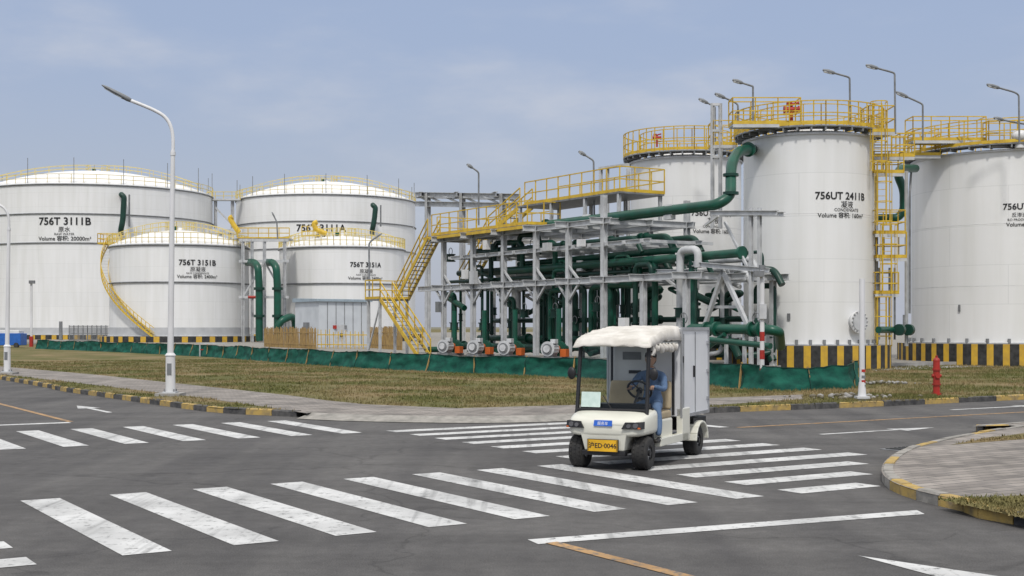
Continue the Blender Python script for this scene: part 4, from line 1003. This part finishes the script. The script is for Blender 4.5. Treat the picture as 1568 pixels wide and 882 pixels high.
# ------------------------------------------------------------------ driver
drv = empty('driver', cart.location, rad(-25))
cov = mat('blue_coverall', (.12, .19, .32), (.075, .13, .23), .85, scale=9, lo=.3, hi=.7, bump=.3)
skin = mat('skin', (.42, .26, .18), (.36, .22, .15), .55, scale=8); hair = mat('hair', (.015, .013, .012), None, .5); shoe = mat('shoe_leather', (.02, .018, .016), None, .5)
def skinmesh(name, J, E, root, mt, parent, sub=2):
    names = list(J); me = bpy.data.meshes.new(name); me.from_pydata([J[k][0] for k in names], [(names.index(a), names.index(b)) for a, b in E], [])
    o = bpy.data.objects.new(name, me); scene.collection.objects.link(o); o.modifiers.new('Skin', 'SKIN'); sk = me.skin_vertices[0].data
    for i, k in enumerate(names):
        r_ = J[k][1]; sk[i].radius = r_ if isinstance(r_, tuple) else (r_, r_); sk[i].use_root = (k == root)
    ss = o.modifiers.new('Sub', 'SUBSURF'); ss.levels = sub; ss.render_levels = sub
    dg = bpy.context.evaluated_depsgraph_get(); m2 = bpy.data.meshes.new_from_object(o.evaluated_get(dg)); bpy.data.objects.remove(o)
    m2.materials.clear()
    for m in (mt if isinstance(mt, list) else [mt]): m2.materials.append(m)
    m2.polygons.foreach_set('use_smooth', [True] * len(m2.polygons))
    o = bpy.data.objects.new(name, m2); scene.collection.objects.link(o); o.parent = parent; return o
X0 = .29
J = {'pelvis': ((X0, .86, .88), (.15, .12)), 'waist': ((X0, .87, 1.02), (.135, .105)), 'chest': ((X0, .84, 1.20), (.165, .115)), 'upchest': ((X0, .82, 1.32), (.13, .09)), 'neck': ((X0, .80, 1.41), .055), 'neck2': ((X0, .785, 1.47), .05),
     'shL': ((X0 + .18, .81, 1.32), .07), 'elL': ((X0 + .27, .62, 1.12), .05), 'wrL': ((X0 + .17, .40, 1.17), .034),
     'shR': ((X0 - .18, .81, 1.32), .07), 'elR': ((X0 - .27, .62, 1.13), .05), 'wrR': ((X0 - .17, .40, 1.17), .034),
     'hipL': ((X0 + .10, .80, .86), .095), 'knL': ((X0 + .22, .40, .86), .07), 'calL': ((X0 + .275, .33, .64), .062), 'anL': ((X0 + .29, .28, .45), .046),
     'hipR': ((X0 - .10, .80, .86), .095), 'knR': ((X0 - .10, .40, .87), .068), 'calR': ((X0 - .10, .32, .64), .058), 'anR': ((X0 - .10, .26, .45), .042)}
E = [('pelvis', 'waist'), ('waist', 'chest'), ('chest', 'upchest'), ('upchest', 'neck'), ('neck', 'neck2'), ('upchest', 'shL'), ('shL', 'elL'), ('elL', 'wrL'), ('upchest', 'shR'), ('shR', 'elR'), ('elR', 'wrR'), ('pelvis', 'hipL'), ('hipL', 'knL'), ('knL', 'calL'), ('calL', 'anL'), ('pelvis', 'hipR'), ('hipR', 'knR'), ('knR', 'calR'), ('calR', 'anR')]
b_ = skinmesh('body', J, E, 'pelvis', [cov, skin], drv)
for p in b_.data.polygons:
    if p.center.z > 1.415: p.material_index = 1
for sx, k in ((1, 'L'), (-1, 'R')):
    a = Vector(J['an' + k][0]); skinmesh('shoe', {'a': (a + Vector((0, .03, -.01)), .045), 'h': (a + Vector((0, .04, -.055)), .042), 'm': (a + Vector((0, -.06, -.06)), (.045, .035)), 't': (a + Vector((0, -.16, -.065)), (.042, .028))}, [('a', 'h'), ('h', 'm'), ('m', 't')], 'a', shoe, drv)
    w = Vector(J['wr' + k][0]); H_ = {'w': (w, .026), 'p': (w + Vector((0, -.05, .0)), (.038, .018)), 'k': (w + Vector((0, -.085, .0)), (.038, .016))}
    skinmesh('hand', H_, [('w', 'p'), ('p', 'k')], 'w', skin, drv, 1)
    for f in range(4):
        dx = (-.03 + f * .02) * sx; ln = [.036, .042, .04, .032][f]; b0 = w + Vector((dx, -.08, 0))
        skinmesh('finger', {'a': (b0, .0095), 'b': (b0 + Vector((0, -ln * .8, -.006)), .009), 'c': (b0 + Vector((0, -ln * .9, -.035)), .0085), 'd': (b0 + Vector((0, -ln * .3, -.048)), .0075)}, [('a', 'b'), ('b', 'c'), ('c', 'd')], 'a', skin, drv, 1)
    b0 = w + Vector((-sx * .03, -.03, .0)); skinmesh('thumb', {'a': (b0, .011), 'b': (b0 + Vector((-sx * .025, -.03, .005)), .010), 'c': (b0 + Vector((-sx * .02, -.055, -.008)), .009)}, [('a', 'b'), ('b', 'c')], 'a', skin, drv, 1)
mb = MB(); hc = Vector((X0, .765, 1.565)); n = 24; vs = []
for i in range(n // 2 + 1):
    t = math.pi * i / (n // 2)
    for k in range(n):
        a = 2 * math.pi * k / n; x, y, z = math.sin(t) * math.cos(a), math.sin(t) * math.sin(a), math.cos(t)
        wx = .077 * (1 if z > -.2 else 1 - .35 * (-z - .2)); wy = .098; X_, Y_, Z_ = x * wx, y * wy, z * .118
        if y < -.75 and -.35 < z < .1 and abs(x) < .3: Y_ -= .022 * (1 - abs(x) / .3) * (1 if z < 0 else .5)
        if y < -.6 and .05 < z < .3 and .25 < abs(x) < .6: Y_ += .010
        if z < -.6 and y < 0: Y_ -= .012
        vs.append(hc + Vector((X_, Y_, Z_)))
mb.add(vs, [(i * n + k, (i + 1) * n + k, (i + 1) * n + (k + 1) % n, i * n + (k + 1) % n) for i in range(n // 2) for k in range(n)], skin, True)
for sx in (-1, 1):
    mb.ball(hc + Vector((sx * .078, .01, -.005)), .028, skin, 10, (.4, .7, 1.15)); mb.ball(hc + Vector((sx * .03, -.083, .014)), .010, white, 8); mb.ball(hc + Vector((sx * .03, -.091, .014)), .005, hair, 6); mb.box(hc + Vector((sx * .031, -.088, .034)), (.034, .012, .007), hair)
mb.box(hc + Vector((0, -.092, -.058)), (.042, .008, .008), red)
mb.obj('head', drv)
mb = MB(); mb.lathe(hc + Vector((0, .012, .0)), [(.088, .025), (.092, .05), (.082, .09), (.05, .118), (0, .128)], hair, 20); mb.ball(hc + Vector((0, .03, .01)), .09, hair, 16, (.93, .95, 1.15))
mb.obj('hair', drv)
mb = MB(); mb.lathe((X0, .80, 1.395), [(.075, -.02), (.068, .04), (.06, .04), (.06, -.02)], cov, 16); mb.obj('collar', drv)

# ------------------------------------------------------------------ sky, sun, camera
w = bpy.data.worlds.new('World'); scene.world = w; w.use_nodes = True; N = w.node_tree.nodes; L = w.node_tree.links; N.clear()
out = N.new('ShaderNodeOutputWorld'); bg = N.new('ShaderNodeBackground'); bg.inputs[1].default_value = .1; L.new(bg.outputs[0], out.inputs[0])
sky = N.new('ShaderNodeTexSky'); sky.sky_type = 'NISHITA'; sky.sun_disc = False; sky.air_density = 1.2; sky.dust_density = 2.5; sky.ozone_density = 1.5
EL, AZ = 52, 184
sky.sun_elevation = rad(EL); sky.sun_rotation = rad(AZ)
tc = N.new('ShaderNodeTexCoord'); sep = N.new('ShaderNodeSeparateXYZ'); L.new(tc.outputs['Generated'], sep.inputs[0])
def mixc(fac, a, b):
    m = N.new('ShaderNodeMixRGB')
    if isinstance(fac, float): m.inputs[0].default_value = fac
    else: L.new(fac, m.inputs[0])
    for i, x in ((1, a), (2, b)):
        if isinstance(x, tuple): m.inputs[i].default_value = (*x, 1)
        else: L.new(x, m.inputs[i])
    return m.outputs[0]
def mr(src, a, b):
    r = N.new('ShaderNodeMapRange'); r.interpolation_type = 'SMOOTHSTEP'; r.inputs[1].default_value = a; r.inputs[2].default_value = b; L.new(src, r.inputs[0]); return r.outputs[0]
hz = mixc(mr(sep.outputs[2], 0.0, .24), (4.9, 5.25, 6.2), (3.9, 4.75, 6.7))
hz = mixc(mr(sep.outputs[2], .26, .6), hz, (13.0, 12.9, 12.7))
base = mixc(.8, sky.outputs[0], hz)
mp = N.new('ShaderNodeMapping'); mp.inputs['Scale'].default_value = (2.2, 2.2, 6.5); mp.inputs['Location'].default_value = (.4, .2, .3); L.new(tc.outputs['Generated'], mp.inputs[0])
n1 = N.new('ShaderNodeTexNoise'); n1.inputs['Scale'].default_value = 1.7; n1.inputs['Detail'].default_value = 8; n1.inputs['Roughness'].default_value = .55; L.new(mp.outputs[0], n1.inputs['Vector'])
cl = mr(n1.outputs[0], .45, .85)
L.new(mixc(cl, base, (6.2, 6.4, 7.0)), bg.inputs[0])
sl = bpy.data.lights.new('sun', 'SUN'); sl.energy = 2.0; sl.angle = rad(5.0); sl.color = (1, .965, .91); so = bpy.data.objects.new('sun', sl); scene.collection.objects.link(so)
d = Vector((math.sin(rad(AZ)) * math.cos(rad(EL)), math.cos(rad(AZ)) * math.cos(rad(EL)), math.sin(rad(EL))))
so.rotation_euler = (-d).to_track_quat('-Z', 'Y').to_euler()
cam = bpy.data.cameras.new('camera'); co = bpy.data.objects.new('camera', cam); scene.collection.objects.link(co); scene.camera = co
co.location = (0, 0, EYE); co.rotation_euler = (rad(90), 0, 0); cam.sensor_width = 36; cam.lens = F / 1568 * 36; cam.shift_y = 59 / 1568; cam.clip_end = 6000; cam.clip_start = .1
scene.view_settings.view_transform = 'Standard'; scene.view_settings.look = 'None'; scene.view_settings.exposure = 0
